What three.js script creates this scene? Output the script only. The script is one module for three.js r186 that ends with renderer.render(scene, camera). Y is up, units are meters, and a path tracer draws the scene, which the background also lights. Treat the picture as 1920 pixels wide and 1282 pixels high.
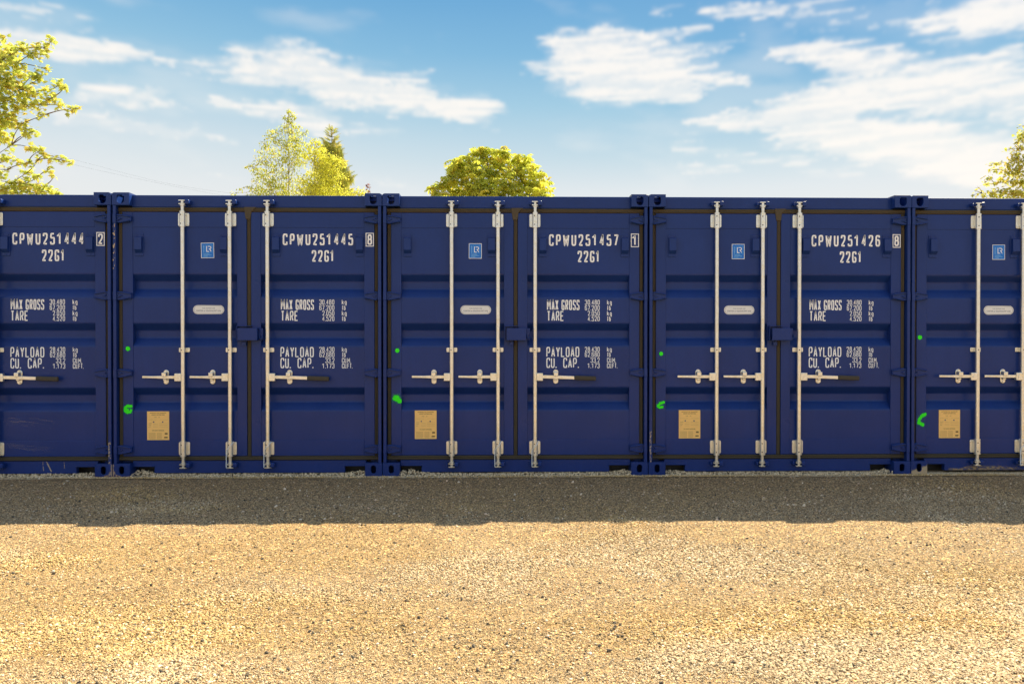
import * as THREE from 'three';
import { RoundedBoxGeometry } from 'three/addons/geometries/RoundedBoxGeometry.js';
import { mergeGeometries } from 'three/addons/utils/BufferGeometryUtils.js';

// ------------------------------------------------------------------ camera, sky, sun, exposure
const D2R = Math.PI / 180;
const W = 1024, H = 683;
const EYE = new THREE.Vector3(0, 1.297, 7.361), FOCAL = 1500, YAW = 1.21, PITCH = -0.4966;
const EXPOSURE = 3.1, SUN_POWER = 4.25, SUN_AZ = 42, SUN_EL = 46;
const scene = new THREE.Scene();
const camera = new THREE.PerspectiveCamera(2 * Math.atan(641 / FOCAL) / D2R, W / H, 0.05, 4000);
camera.position.copy(EYE);
camera.rotation.order = 'YXZ';
camera.rotation.set(PITCH * D2R, -YAW * D2R, 0);
camera.updateMatrixWorld(true);
const renderer = new THREE.WebGLRenderer({ antialias: true });
renderer.setSize(W, H);
renderer.toneMapping = THREE.LinearToneMapping;
renderer.toneMappingExposure = EXPOSURE;
renderer.shadowMap.enabled = true;

const sunDir = new THREE.Vector3(Math.sin(SUN_AZ * D2R) * Math.cos(SUN_EL * D2R), Math.sin(SUN_EL * D2R), -Math.cos(SUN_AZ * D2R) * Math.cos(SUN_EL * D2R));
const sun = new THREE.DirectionalLight(new THREE.Color().setRGB(1, 0.87, 0.6), SUN_POWER);
sun.position.copy(sunDir).multiplyScalar(60);
sun.castShadow = true; sun.shadow.radius = 1;
sun.shadow.mapSize.set(4096, 4096);
Object.assign(sun.shadow.camera, { left: -30, right: 30, top: 30, bottom: -30, near: 1, far: 160 });
scene.add(sun, sun.target);

// seeded noise ------------------------------------------------------
function rng(seed) { let s = seed >>> 0; return () => { s = (s + 0x6d2b79f5) >>> 0; let t = s; t = Math.imul(t ^ (t >>> 15), t | 1); t ^= t + Math.imul(t ^ (t >>> 7), t | 61); return ((t ^ (t >>> 14)) >>> 0) / 4294967296; }; }
function hash2(x, y, s) { let h = Math.imul(x, 374761393) + Math.imul(y, 668265263) + Math.imul(s, 1274126177); h = Math.imul(h ^ (h >>> 13), 1274126177); return ((h ^ (h >>> 16)) >>> 0) / 4294967296; }
function vnoise(x, y, s = 0, px = 0, py = 0) {   // value noise, optionally periodic
  const ix = Math.floor(x), iy = Math.floor(y), fx = x - ix, fy = y - iy, u = fx * fx * (3 - 2 * fx), v = fy * fy * (3 - 2 * fy);
  const w = (a, p) => (p ? ((a % p) + p) % p : a);
  const a = hash2(w(ix, px), w(iy, py), s), b = hash2(w(ix + 1, px), w(iy, py), s), c = hash2(w(ix, px), w(iy + 1, py), s), d = hash2(w(ix + 1, px), w(iy + 1, py), s);
  return a + (b - a) * u + (c - a) * v + (a - b - c + d) * u * v;
}
function fbm(x, y, s, oct = 4, p = 0) { let t = 0, a = 0.5, n = 0; for (let i = 0; i < oct; i++) { t += a * vnoise(x, y, s + i * 17, p, p); n += a; a *= 0.5; x *= 2; y *= 2; p *= 2; } return t / n; }
const clamp = (x, a = 0, b = 1) => Math.min(b, Math.max(a, x)), sstep = (a, b, x) => { const t = clamp((x - a) / (b - a)); return t * t * (3 - 2 * t); }, lerp = (a, b, t) => a + (b - a) * t;
const lin = (c) => { c /= 255; return c <= 0.04045 ? c / 12.92 : ((c + 0.055) / 1.055) ** 2.4; };

// the sky: clear air that pales towards the horizon, streaky fair-weather cloud, as azimuth and elevation in degrees
const STREAKS = [[-31.3,17.2,-28.5,17.3,0.61,0.50,.95],[-28.5,17.3,-24.7,17.4,0.46,0.38,.9],[-24.7,17.4,-21.8,17.3,0.38,0.15,.7],[-31.3,18.7,-27.1,19.3,0.92,0.61,.35],[-31.3,17.9,-26.2,18.5,0.46,0.31,.25],[-20.2,17.5,-16.8,17.5,0.31,0.53,.5],[-16.8,17.7,-13.7,17.7,0.92,0.99,.95],[-14.2,18.3,-10.8,16.9,0.92,1.07,1],[-10.8,17.0,-6.4,16.4,1.07,0.92,1],[-6.4,16.5,-3.7,15.7,0.76,0.61,1],[-3.7,15.7,-1.2,15.7,0.61,0.84,1],[-6.7,17.5,-4.7,17.9,0.31,0.15,.5],[-21.5,17.2,-12.3,16.7,0.53,0.61,.35],[-26.7,14.8,-22.8,15.2,0.50,0.57,.85],[-22.8,15.1,-21.2,14.8,0.38,0.19,.4],[-28.8,13.5,-25.6,13.3,0.46,0.46,.45],[-25.6,13.3,-20.9,13.1,0.46,0.34,.5],[-20.9,13.3,-18.4,12.9,0.31,0.23,.35],[-18.7,15.4,-15.1,15.1,0.34,0.46,.75],[-15.1,15.1,-12.3,14.4,0.53,0.76,.85],[-12.5,14.2,-12.1,13.7,0.53,0.38,.6],[-10.1,14.1,-7.1,14.2,0.34,0.31,.4],[-27.1,10.5,-25.8,10.4,0.19,0.15,.25],[-19.1,10.7,-17.5,10.4,0.27,0.27,.25],[-10.1,10.8,-5.6,10.3,0.38,0.31,.2],[4.4,19.9,7.7,20.2,0.53,0.53,.9],[7.7,20.2,11.2,20.3,0.46,0.31,.8],[5.0,19.7,10.3,18.7,0.92,1.15,1],[2.7,18.4,6.5,18.2,0.31,0.61,.8],[6.5,18.2,12.1,18.0,1.30,1.30,1],[7.1,17.1,13.4,16.3,0.84,0.53,1],[12.1,17.3,16.4,17.0,0.76,0.38,.95],[11.0,19.3,15.6,18.9,0.61,0.31,.5],[11.7,20.4,15.2,20.3,0.31,0.19,.5],[15.4,19.4,17.0,19.5,0.15,0.11,.4],[13.2,18.3,15.6,18.0,0.61,0.38,.5],[15.4,21.4,20.1,20.9,0.38,0.19,.75],[11.4,21.7,13.6,21.7,0.19,0.15,.35],[20.9,21.0,31.0,18.4,1.07,1.15,.3],[19.5,18.4,23.0,18.1,0.31,0.53,.9],[22.3,18.2,26.0,17.0,0.61,0.76,.95],[25.8,17.0,29.4,16.8,0.53,0.23,.45],[28.6,19.1,31.5,18.7,0.46,0.76,.85],[31.5,18.9,34.3,18.8,0.84,0.92,.9],[31.4,16.4,33.3,16.6,0.38,0.38,.85],[14.2,14.5,19.3,14.3,0.19,0.76,1],[19.3,14.5,24.3,15.2,0.92,1.22,1],[24.3,15.6,28.9,15.3,1.38,1.30,1],[28.9,15.3,35.6,14.2,1.38,1.53,.95],[20.6,13.8,27.4,12.3,1.07,1.45,1],[24.3,13.4,30.4,11.0,1.30,1.30,1],[27.4,12.0,34.9,9.7,1.30,1.38,1],[28.6,10.9,34.9,9.4,0.76,0.69,1],[11.4,13.9,14.0,13.1,0.53,0.31,.25],[12.5,12.8,21.3,11.4,0.38,0.31,.35],[13.2,11.4,16.3,11.4,0.31,0.23,.45],[22.0,10.8,25.1,10.3,0.31,0.23,.35],[24.7,14.0,29.8,13.4,0.23,0.31,-.8],[29.2,13.4,34.0,12.1,0.31,0.23,-.7]];
{
  const SW = 2048, SH = 1024, data = new Float32Array(SW * SH * 4);
  const stops = [[0, [236, 236, 232]], [8.5, [233, 236, 237]], [10, [226, 233, 237]], [12.3, [199, 221, 232]], [15.9, [160, 203, 227]], [19.3, [126, 183, 221]], [22.6, [106, 168, 215]], [35, [92, 155, 209]], [60, [86, 150, 207]], [90, [84, 148, 206]]].map(([e, c]) => [e, c.map(lin)]);
  const air = (e, c) => { for (let i = 1; i < stops.length; i++) if (e <= stops[i][0]) return lerp(stops[i - 1][1][c], stops[i][1][c], (e - stops[i - 1][0]) / (stops[i][0] - stops[i - 1][0])); return stops.at(-1)[1][c]; };
  const cloudTone = [250, 244, 237].map((v) => lin(v) * 1.08), sunW = new THREE.Vector3().copy(sunDir);
  for (let r = 0; r < SH; r++) {
    const el = ((r + 0.5) / SH - 0.5) * 180, ce = Math.cos(el * D2R), y = Math.sin(el * D2R);
    for (let q = 0; q < SW; q++) {
      const round = ((q + 0.5) / SW - 0.5) * 2 * Math.PI, x = Math.cos(round) * ce, z = Math.sin(round) * ce, i = (r * SW + q) * 4;
      let az = Math.atan2(x, -z) / D2R;                                     // degrees right of north, the row of containers faces south
      let out = [0, 0, 0];
      if (el < -1) out = [0.16, 0.14, 0.11];
      else {
        const e = Math.max(0, el), haze = sstep(14, -34, az) * sstep(-120, -40, az);
        for (let c = 0; c < 3; c++) out[c] = lerp(air(e, c), air(Math.max(0, e - 3.2), c), 0.55 * haze);
        const vivid = sstep(6, 26, az) * sstep(100, 40, az) * sstep(11, 17, e);
        out[0] *= 1 - 0.28 * vivid; out[1] *= 1 - 0.15 * vivid; out[2] *= 1 - 0.06 * vivid;
        const cos = x * sunW.x + y * sunW.y + z * sunW.z, glow = 2.2 * Math.pow(Math.max(0, cos), 40) + 0.35 * Math.pow(Math.max(0, cos), 14) + 0.04 * Math.pow(Math.max(0, cos), 4);
        out[0] += glow * 0.75; out[1] += glow * 0.72; out[2] += glow * 0.6;
        let a = 0;
        if (e > 1) {
          // inside the part of the sky that the photograph shows: its own clouds; all round: more of the same kind
          const near = sstep(44, 38, Math.abs(az - 1.5)) * sstep(27, 24, e);
          if (near > 0) {
            const tilt = el - az * 0.03;
            const wx = (fbm(az * 0.5, tilt * 1.2, 31, 4) - 0.5) * 2.4 + (fbm(az * 2.2, tilt * 5, 37, 4) - 0.5) * 1.1, wy = (fbm(az * 0.55, tilt * 1.5, 77, 4) - 0.5) * 0.9 + (fbm(az * 1.7, tilt * 5.5, 79, 4) - 0.5) * 0.42;
            let f = 0, cut = 0;
            const X = az + wx, Y = el + wy;
            for (const [x0, y0, x1, y1, w0, w1, dens] of STREAKS) {
              const dx = x1 - x0, dy = y1 - y0, t = clamp(((X - x0) * dx + (Y - y0) * dy) / (dx * dx + dy * dy)), w = lerp(w0, w1, t) * 1.12;
              const ex = (X - x0 - dx * t) * 0.7, ey = Y - y0 - dy * t, d2 = (ex * ex + ey * ey) / (w * w);
              if (d2 < 3.2) { const g = Math.abs(dens) * (1 - d2 / 3.2) ** 2; if (dens > 0) f = Math.max(f, g) + 0.18 * Math.min(f, g); else cut = Math.max(cut, g); }
            }
            const wisp = fbm(az * 0.42 + wy * 2.5, tilt * 4.2 + wx * 0.3, 5, 5), fine = fbm(az * 1.1 + 9 + wy * 3, tilt * 11 + wx * 0.9, 13, 5);
            f = f * (1 - 0.75 * cut);
            const cover = f * 1.22 - 0.8 * (1 - sstep(0.28, 0.72, wisp)) * (1 - 0.25 * f) - 0.42 * (1 - sstep(0.28, 0.72, fine)) * (1 - 0.2 * f);
            const body = clamp((cover + 0.12) / 1.05) * sstep(0.02, 0.28, f); a = near * (0.9 * body * (1.5 - 0.5 * body) * (0.8 + 0.2 * sstep(0.3, 0.65, wisp)) + 0.26 * sstep(0.05, 0.6, f) * (1 - body));
            a = Math.max(a, near * 0.2 * sstep(0.5, 0.8, fbm(az * 0.16 + 3, el * 0.5 + az * 0.03, 57, 5)) * sstep(9, 11, e));
          }
          if (near < 1) {
            const k = 1 / Math.max(0.12, y), cx = x * k, cz = z * k;
            const big = fbm(cx * 0.55 + 11, cz * 1.1 + 4, 91, 6), mask = sstep(0.45, 0.63, big + 0.12 * (fbm(cx * 3, cz * 5, 23, 4) - 0.5)) * (1 - 0.55 * sstep(40, 65, e));
            a = Math.max(a, (1 - near) * mask * 0.92 * sstep(3, 9, e));
          }
        }
        for (let c = 0; c < 3; c++) out[c] = lerp(out[c], cloudTone[c] * (1 + 0.06 * Math.pow(Math.max(0, cos), 6)), a);
      }
      for (let c = 0; c < 3; c++) data[i + c] = out[c] / EXPOSURE;
      data[i + 3] = 1;
    }
  }
  const sky = new THREE.DataTexture(data, SW, SH, THREE.RGBAFormat, THREE.FloatType);
  sky.mapping = THREE.EquirectangularReflectionMapping; sky.magFilter = THREE.LinearFilter; sky.minFilter = THREE.LinearFilter; sky.needsUpdate = true;
  scene.background = sky; scene.environment = sky;
}

// ------------------------------------------------------------------ helpers
const taken = {};
function numbered(name) { const n = taken[name] = (taken[name] ?? -1) + 1; return n ? `${name}_${String(n).padStart(3, '0')}` : name; }
function tag(o, label, category, group, kind) { if (label) o.userData.label = label; if (category) o.userData.category = category; if (group) o.userData.group = group; if (kind) o.userData.kind = kind; return o; }
function shade(o) { o.castShadow = o.receiveShadow = true; return o; }
function thing(name, [x, y, z] = [0, 0, 0]) { const o = new THREE.Group(); o.name = numbered(name); o.position.set(x, y, z); scene.add(o); return o; }
function boxUV(g) {   // uv in metres, from the direction that each face points
  const p = g.attributes.position, n = g.attributes.normal, uv = new Float32Array(p.count * 2);
  for (let i = 0; i < p.count; i++) {
    const ax = Math.abs(n.getX(i)), ay = Math.abs(n.getY(i)), az = Math.abs(n.getZ(i));
    const [u, v] = az >= ax && az >= ay ? [p.getX(i), p.getY(i)] : ax >= ay ? [p.getZ(i), p.getY(i)] : [p.getX(i), p.getZ(i)];
    uv[2 * i] = u; uv[2 * i + 1] = v;
  }
  g.setAttribute('uv', new THREE.BufferAttribute(uv, 2));
  return g;
}
function join(list) {
  const g = mergeGeometries(list.flat(Infinity).map((a) => { const b = a.index ? a.toNonIndexed() : a.clone(); for (const k of Object.keys(b.attributes)) if (k !== 'position' && k !== 'normal') b.deleteAttribute(k); b.morphAttributes = {}; return b; }));
  return boxUV(g);
}
function part(name, list, mat, parent) { const m = shade(new THREE.Mesh(Array.isArray(list) ? join(list) : list, mat)); m.name = name; parent.add(m); return m; }
function box(x0, x1, y0, y1, z0, z1, r = 0.004) {
  const w = x1 - x0, h = y1 - y0, d = z1 - z0, g = r ? new RoundedBoxGeometry(w, h, d, 2, Math.min(r, w / 2.1, h / 2.1, d / 2.1)) : new THREE.BoxGeometry(w, h, d);
  return g.translate((x0 + x1) / 2, (y0 + y1) / 2, (z0 + z1) / 2);
}
function cyl(r, x, y0, y1, z, seg = 16) { return new THREE.CylinderGeometry(r, r, y1 - y0, seg).translate(x, (y0 + y1) / 2, z); }
function disc(r, x, y, z0, z1, seg = 12) { return new THREE.CylinderGeometry(r, r, z1 - z0, seg).rotateX(Math.PI / 2).translate(x, y, (z0 + z1) / 2); }
const shp = (pts) => new THREE.Shape(pts.map(([a, b]) => new THREE.Vector2(a, b)));
function rounded(pts, r, closed = false, seg = 4) {   // rounds the corners of a line of points
  const out = [], n = pts.length;
  for (let i = 0; i < n; i++) {
    if (!closed && (i === 0 || i === n - 1)) { out.push(pts[i]); continue; }
    const a = pts[(i + n - 1) % n], b = pts[i], c = pts[(i + 1) % n];
    const la = Math.hypot(a[0] - b[0], a[1] - b[1]), lc = Math.hypot(c[0] - b[0], c[1] - b[1]), k = Math.min(r, la * 0.499, lc * 0.499);
    const p = [b[0] + (a[0] - b[0]) * k / la, b[1] + (a[1] - b[1]) * k / la], q = [b[0] + (c[0] - b[0]) * k / lc, b[1] + (c[1] - b[1]) * k / lc];
    for (let j = 0; j <= seg; j++) { const t = j / seg, s = 1 - t; out.push([s * s * p[0] + 2 * s * t * b[0] + t * t * q[0], s * s * p[1] + 2 * s * t * b[1] + t * t * q[1]]); }
  }
  return out;
}
function plate(pts, z0, z1, bevel = 0.0015, holes = []) {   // an outline in x and y with thickness z0 .. z1
  const s = shp(pts); for (const h of holes) s.holes.push(new THREE.Path(h.map(([a, b]) => new THREE.Vector2(a, b))));
  const d = z1 - z0 - 2 * bevel, g = new THREE.ExtrudeGeometry(s, { depth: d, bevelEnabled: bevel > 0, bevelThickness: bevel, bevelSize: bevel, bevelOffset: -bevel, bevelSegments: 1, curveSegments: 6 });
  return g.translate(0, 0, z0 + bevel);
}
function alongX(pts, x0, x1) { return new THREE.ExtrudeGeometry(shp(pts.map(([z, y]) => [-z, y])), { depth: x1 - x0, bevelEnabled: false }).rotateY(Math.PI / 2).translate(x0, 0, 0); }   // pts: z, y
function alongY(pts, y0, y1) { return new THREE.ExtrudeGeometry(shp(pts.map(([x, z]) => [x, -z])), { depth: y1 - y0, bevelEnabled: false }).rotateX(-Math.PI / 2).translate(0, y0, 0); }   // pts: x, z
const stadium = (cx, cy, rx, ry, n = 10) => { const o = []; for (let i = 0; i < 2 * n; i++) { const t = (i / n) * Math.PI, s = Math.sin(t); o.push([cx + rx * Math.cos(t), cy + (s >= 0 ? 1 : -1) * (ry - rx) + rx * s]); } return o; };
const rect = (x0, x1, y0, y1) => [[x0, y0], [x1, y0], [x1, y1], [x0, y1]];
function tube(pts, r, seg = 20, rad = 7) { return new THREE.TubeGeometry(new THREE.CatmullRomCurve3(pts.map((p) => new THREE.Vector3(...p))), seg, r, rad); }
const camQ = camera.quaternion.clone();
function at(px, py, depth) { return new THREE.Vector3((px - 960) / FOCAL * depth, -(py - 641) / FOCAL * depth, -depth).applyQuaternion(camQ).add(EYE); }
function dataTex(w, h, f, { srgb = false, repeat = 0 } = {}) {
  const d = new Uint8Array(w * h * 4);
  for (let j = 0; j < h; j++) for (let i = 0; i < w; i++) { const c = f(i, j), k = (j * w + i) * 4; d[k] = clamp(c[0], 0, 255); d[k + 1] = clamp(c[1], 0, 255); d[k + 2] = clamp(c[2], 0, 255); d[k + 3] = clamp(c[3] ?? 255, 0, 255); }
  const t = new THREE.DataTexture(d, w, h); t.magFilter = THREE.LinearFilter; t.minFilter = THREE.LinearMipmapLinearFilter; t.generateMipmaps = true;
  if (srgb) t.colorSpace = THREE.SRGBColorSpace;
  if (repeat) { t.wrapS = t.wrapT = THREE.RepeatWrapping; t.repeat.set(1 / repeat, 1 / repeat); }
  t.needsUpdate = true; return t;
}
const rgb = (r, g, b) => new THREE.Color().setRGB(r, g, b);

// ------------------------------------------------------------------ materials
const paintMap = dataTex(1024, 1024, (i, j) => {
  const u = i / 1024, v = j / 1024, m = fbm(u * 6, v * 6, 3, 4, 6), f = vnoise(u * 256, v * 256, 8, 256, 256), streak = fbm(u * 48, v * 4, 9, 3, 0);
  const k = 226 + 24 * (m - 0.5) + 10 * (f - 0.5) + 10 * (streak - 0.5), s = hash2(i, j, 4) > 0.99985 ? 26 : 0;
  return [k + s, k + s, k + s * 0.6];
}, { srgb: true, repeat: 2.2 });
const paintRough = dataTex(512, 512, (i, j) => { const u = i / 512, v = j / 512, k = 150 + 70 * (fbm(u * 8, v * 8, 41, 5, 8) - 0.5); return [k, k, k]; }, { repeat: 1.3 });
const paint = new THREE.MeshPhysicalMaterial({ color: rgb(0.012, 0.044, 0.235), roughness: 0.56, roughnessMap: paintRough, map: paintMap, specularIntensity: 0.6 });
const zincMap = dataTex(512, 512, (i, j) => { const u = i / 512, v = j / 512, m = fbm(u * 20, v * 20, 61, 3, 20), k = 232 + 22 * (m - 0.5), s = fbm(u * 5, v * 9, 71, 4, 0) > 0.66 ? 1 : 0; return [k, k - 4 * s, k - 14 * s]; }, { srgb: true, repeat: 0.25 });
const zinc = new THREE.MeshStandardMaterial({ color: rgb(1, 0.985, 0.9), roughness: 0.3, metalness: 0.8, map: zincMap });
const rubber = new THREE.MeshStandardMaterial({ color: rgb(0.072, 0.058, 0.035), roughness: 0.8 });
const grip = new THREE.MeshStandardMaterial({ color: rgb(0.05, 0.042, 0.028), roughness: 0.7 });
const darkSteel = new THREE.MeshStandardMaterial({ color: rgb(0.03, 0.028, 0.025), roughness: 0.6 });
const whitePaint = new THREE.MeshStandardMaterial({ color: rgb(0.92, 0.95, 0.97), roughness: 0.6 });

function canvasTex(w, h, draw) { const c = document.createElement('canvas'); c.width = w; c.height = h; draw(c.getContext('2d'), w, h); const t = new THREE.CanvasTexture(c); t.colorSpace = THREE.SRGBColorSpace; t.anisotropy = 8; return t; }
const brassTex = canvasTex(400, 520, (g, w, h) => {
  g.fillStyle = '#ffd07c'; g.fillRect(0, 0, w, h);
  const R = rng(5); for (let i = 0; i < 1600; i++) { g.fillStyle = `rgba(${R() < 0.5 ? '255,225,160' : '120,85,40'},${0.05 * R()})`; g.fillRect(R() * w, R() * h, 30 + 80 * R(), 1.5); }
  g.fillStyle = '#7d6235'; g.textAlign = 'center'; g.font = 'bold 26px sans-serif';
  g.fillText('APPROVED FOR TRANSPORT', w / 2, 40, 300); g.fillText('UNDER CUSTOMS SEAL', w / 2, 72, 240); g.font = '22px sans-serif'; g.fillText('TYPE', w / 2 - 50, 116); g.fillText('OF', w / 2 + 20, 116);
  g.fillRect(20, 150, 150, 2); g.fillRect(230, 150, 150, 2);
  g.textAlign = 'left'; g.font = '17px sans-serif';
  ['OWNER', 'SERIAL', 'DATE'].forEach((t, k) => { g.fillText(t, 24, 226 + 30 * k); g.fillRect(110, 226 + 30 * k, 90, 2); g.fillRect(220, 218 + 30 * k, 150, 2); });
  g.textAlign = 'center'; g.font = 'bold 25px sans-serif'; g.fillText('CSC SAFETY APPROVAL', w / 2, 356, 220); g.font = '20px sans-serif';
  for (let k = 0; k < 8; k++) { g.fillRect(24, 392 + 15 * k, 130, 3); g.fillRect(176, 392 + 15 * k, 90, 3); }
  g.fillRect(320, 390, 50, 30); g.fillRect(310, 462, 60, 24);
});
const lrTex = canvasTex(256, 300, (g, w, h) => {
  g.fillStyle = '#e9eef0'; g.fillRect(0, 0, w, h); g.fillStyle = '#0b72d6'; g.fillRect(10, 10, w - 20, h - 20);
  g.strokeStyle = '#5aaef0'; g.lineWidth = 5; g.strokeRect(88, 46, 132, 146);
  g.strokeStyle = '#f4f8fa'; g.lineWidth = 14; g.lineJoin = 'round'; g.beginPath(); g.moveTo(112, 64); g.lineTo(112, 172); g.lineTo(158, 172); g.stroke();
  g.beginPath(); g.moveTo(134, 72); g.lineTo(170, 72); g.bezierCurveTo(204, 72, 204, 122, 170, 122); g.lineTo(152, 122); g.moveTo(168, 122); g.lineTo(198, 174); g.stroke();
  g.fillStyle = '#8cc4f2'; g.save(); g.translate(66, 196); g.rotate(-Math.PI / 2); g.font = 'bold 30px sans-serif'; g.fillText('CERTIFIED', 0, 0, 152); g.restore();
  g.font = 'bold 24px sans-serif'; g.fillText('CONTAINER', 44, 226, 120); g.fillText('CERTIFICATION', 44, 250, 160); g.fillText('SCHEME', 44, 273, 86);
});
const ovalTex = canvasTex(560, 170, (g, w, h) => {
  g.fillStyle = '#e6e8e8'; g.fillRect(0, 0, w, h); g.strokeStyle = '#5e6a78'; g.lineWidth = 4;
  g.beginPath(); g.moveTo(85, 16); g.lineTo(w - 85, 16); g.arc(w - 85, h / 2, h / 2 - 16, -Math.PI / 2, Math.PI / 2); g.lineTo(85, h - 16); g.arc(85, h / 2, h / 2 - 16, Math.PI / 2, Math.PI * 1.5); g.closePath(); g.stroke();
  g.fillStyle = '#8a94a0'; g.textAlign = 'center'; g.font = 'bold 30px sans-serif'; g.fillText('FOR REPAIR USE', w / 2, 70, 250);
  g.fillStyle = '#6b7684'; g.font = 'bold 36px sans-serif'; g.fillText('CORTEN or EQUIVALENT only', w / 2, 118, 450);
});
const printed = (map, o = {}) => new THREE.MeshStandardMaterial({ map, roughness: 0.55, ...o });
const M_brass = printed(brassTex, { roughness: 0.5, metalness: 0.1 }), M_lr = printed(lrTex), M_oval = printed(ovalTex);
function flatUV(g, x0, x1, y0, y1) { const p = g.attributes.position, uv = g.attributes.uv; for (let i = 0; i < p.count; i++) uv.setXY(i, (p.getX(i) - x0) / (x1 - x0), (p.getY(i) - y0) / (y1 - y0)); return g; }

// ------------------------------------------------------------------ ground, concrete strip, gravel
const groundY = (x, z) => -0.004 - 0.008 * sstep(0.1, 0.5, z) - 0.04 * sstep(2.2, 5.0, x) * sstep(0.2, 1.2, z) + (sstep(0.15, 0.8, z) * sstep(14, 7, Math.abs(z))) * (0.022 * (fbm(x * 0.55 + 7, z * 0.7, 201, 3) - 0.5) + 0.012 * (fbm(x * 2.2, z * 2.6, 207, 3) - 0.5)) - (z < 0.06 ? 0.06 : 0);
{
  const line = (inner, n, far) => { const a = []; for (let i = 0; i <= n; i++) a.push(-inner + 2 * inner * i / n); for (let d = inner + 1, s = 1.4; d < far; d += s, s *= 1.4) { a.push(d); a.unshift(-d); } return a; };
  const xs = line(8, 180, 900), zs = [...new Set([...line(8, 160, 900), 0.055, 0.066])].sort((a, b) => a - b), nx = xs.length, nz = zs.length, pos = new Float32Array(nx * nz * 3), uv = new Float32Array(nx * nz * 2), idx = [];
  zs.forEach((z, j) => xs.forEach((x, i) => { const k = j * nx + i; pos.set([x, groundY(x, z), z], 3 * k); uv.set([x, z], 2 * k); if (i && j) idx.push(k, k - 1, k - nx - 1, k, k - nx - 1, k - nx); }));
  const g = new THREE.BufferGeometry(); g.setAttribute('position', new THREE.BufferAttribute(pos, 3)); g.setAttribute('uv', new THREE.BufferAttribute(uv, 2)); g.setIndex(idx); g.computeVertexNormals();
  // cells of broken stone: each grain its own tone and height
  const N = 1024, cells = 220, hgt = new Float32Array(N * N), tone = new Float32Array(N * N), hue = new Float32Array(N * N);
  for (let j = 0; j < N; j++) for (let i = 0; i < N; i++) {
    const u = i / N * cells, v = j / N * cells, cu = Math.floor(u), cv = Math.floor(v); let d1 = 9, d2 = 9, id = 0;
    for (let b = -1; b <= 1; b++) for (let a = -1; a <= 1; a++) { const X = (cu + a + cells) % cells, Y = (cv + b + cells) % cells, dx = cu + a + 0.1 + 0.8 * hash2(X, Y, 1) - u, dy = cv + b + 0.1 + 0.8 * hash2(X, Y, 2) - v, d = dx * dx + dy * dy; if (d < d1) { d2 = d1; d1 = d; id = X * 977 + Y; } else if (d < d2) d2 = d; }
    const edge = Math.sqrt(d2) - Math.sqrt(d1), k = j * N + i;
    hgt[k] = sstep(0, 0.35, edge) * (0.35 + 0.65 * hash2(id, 3, 7)); tone[k] = hash2(id, 5, 9); hue[k] = hash2(id, 8, 2);
  }
  const map = dataTex(N, N, (i, j) => { const k = j * N + i, t = tone[k], w = hue[k], b = 0.62 + 0.5 * t + (t > 0.94 ? 0.35 : 0) - (t < 0.1 ? 0.3 : 0); return [170 * b, (139 + 14 * (w - 0.5)) * b, (97 + 26 * (w - 0.5)) * b]; }, { srgb: true, repeat: 2.3 });
  const bump = dataTex(N, N, (i, j) => { const h = 255 * hgt[j * N + i]; return [h, h, h]; }, { repeat: 2.3 });
  const m = new THREE.MeshStandardMaterial({ map, bumpMap: bump, bumpScale: 0.006, roughness: 0.95 });
  tag(part('ground', g, m, scene), null, null, null, 'structure');
}
{ // the concrete strip that the containers stand on
  const map = dataTex(512, 512, (i, j) => { const u = i / 512, v = j / 512, k = 208 + 40 * (fbm(u * 9, v * 9, 301, 5, 9) - 0.5) + 30 * (hash2(i, j, 6) - 0.5); return [k, k * 0.915, k * 0.765]; }, { srgb: true, repeat: 0.9 });
  const m = new THREE.MeshStandardMaterial({ map, roughness: 0.9 });
  tag(part('concrete_strip', [box(-40, 40, -0.25, -0.001, -6.4, 0.055, 0.006)], m, scene), null, null, null, 'structure');
}
function stone(seed, flat) {
  const g = new THREE.IcosahedronGeometry(0.5, 0), p = g.attributes.position, R = (x, y, z) => 0.72 + 0.56 * hash2(Math.round(x * 100), Math.round(y * 100) + Math.round(z * 10000), seed);
  for (let i = 0; i < p.count; i++) { const x = p.getX(i), y = p.getY(i), z = p.getZ(i), k = R(x, y, z); p.setXYZ(i, x * k, y * k * flat, z * k * 0.85); }
  g.deleteAttribute('uv'); g.computeVertexNormals(); return g;
}
const stoneMat = new THREE.MeshStandardMaterial({ color: rgb(1, 1, 1), roughness: 0.92 });
function scatter(name, parent, geo, n, R, place, colour, mat = stoneMat) {
  const im = new THREE.InstancedMesh(geo, mat, n), m = new THREE.Matrix4(), q = new THREE.Quaternion(), e = new THREE.Euler(), s = new THREE.Vector3(), v = new THREE.Vector3(), c = new THREE.Color();
  for (let i = 0; i < n; i++) {
    const [x, y, z, sx, sy, sz, tilt] = place(R);
    e.set((R() - 0.5) * tilt, R() * 6.283, (R() - 0.5) * tilt); q.setFromEuler(e);
    im.setMatrixAt(i, m.compose(v.set(x, y, z), q, s.set(sx, sy, sz))); colour(R, c, x, y, z); im.setColorAt(i, c);
  }
  im.name = name; shade(im); tag(im, null, null, null, 'stuff'); parent.add(im); return im;
}
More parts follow.
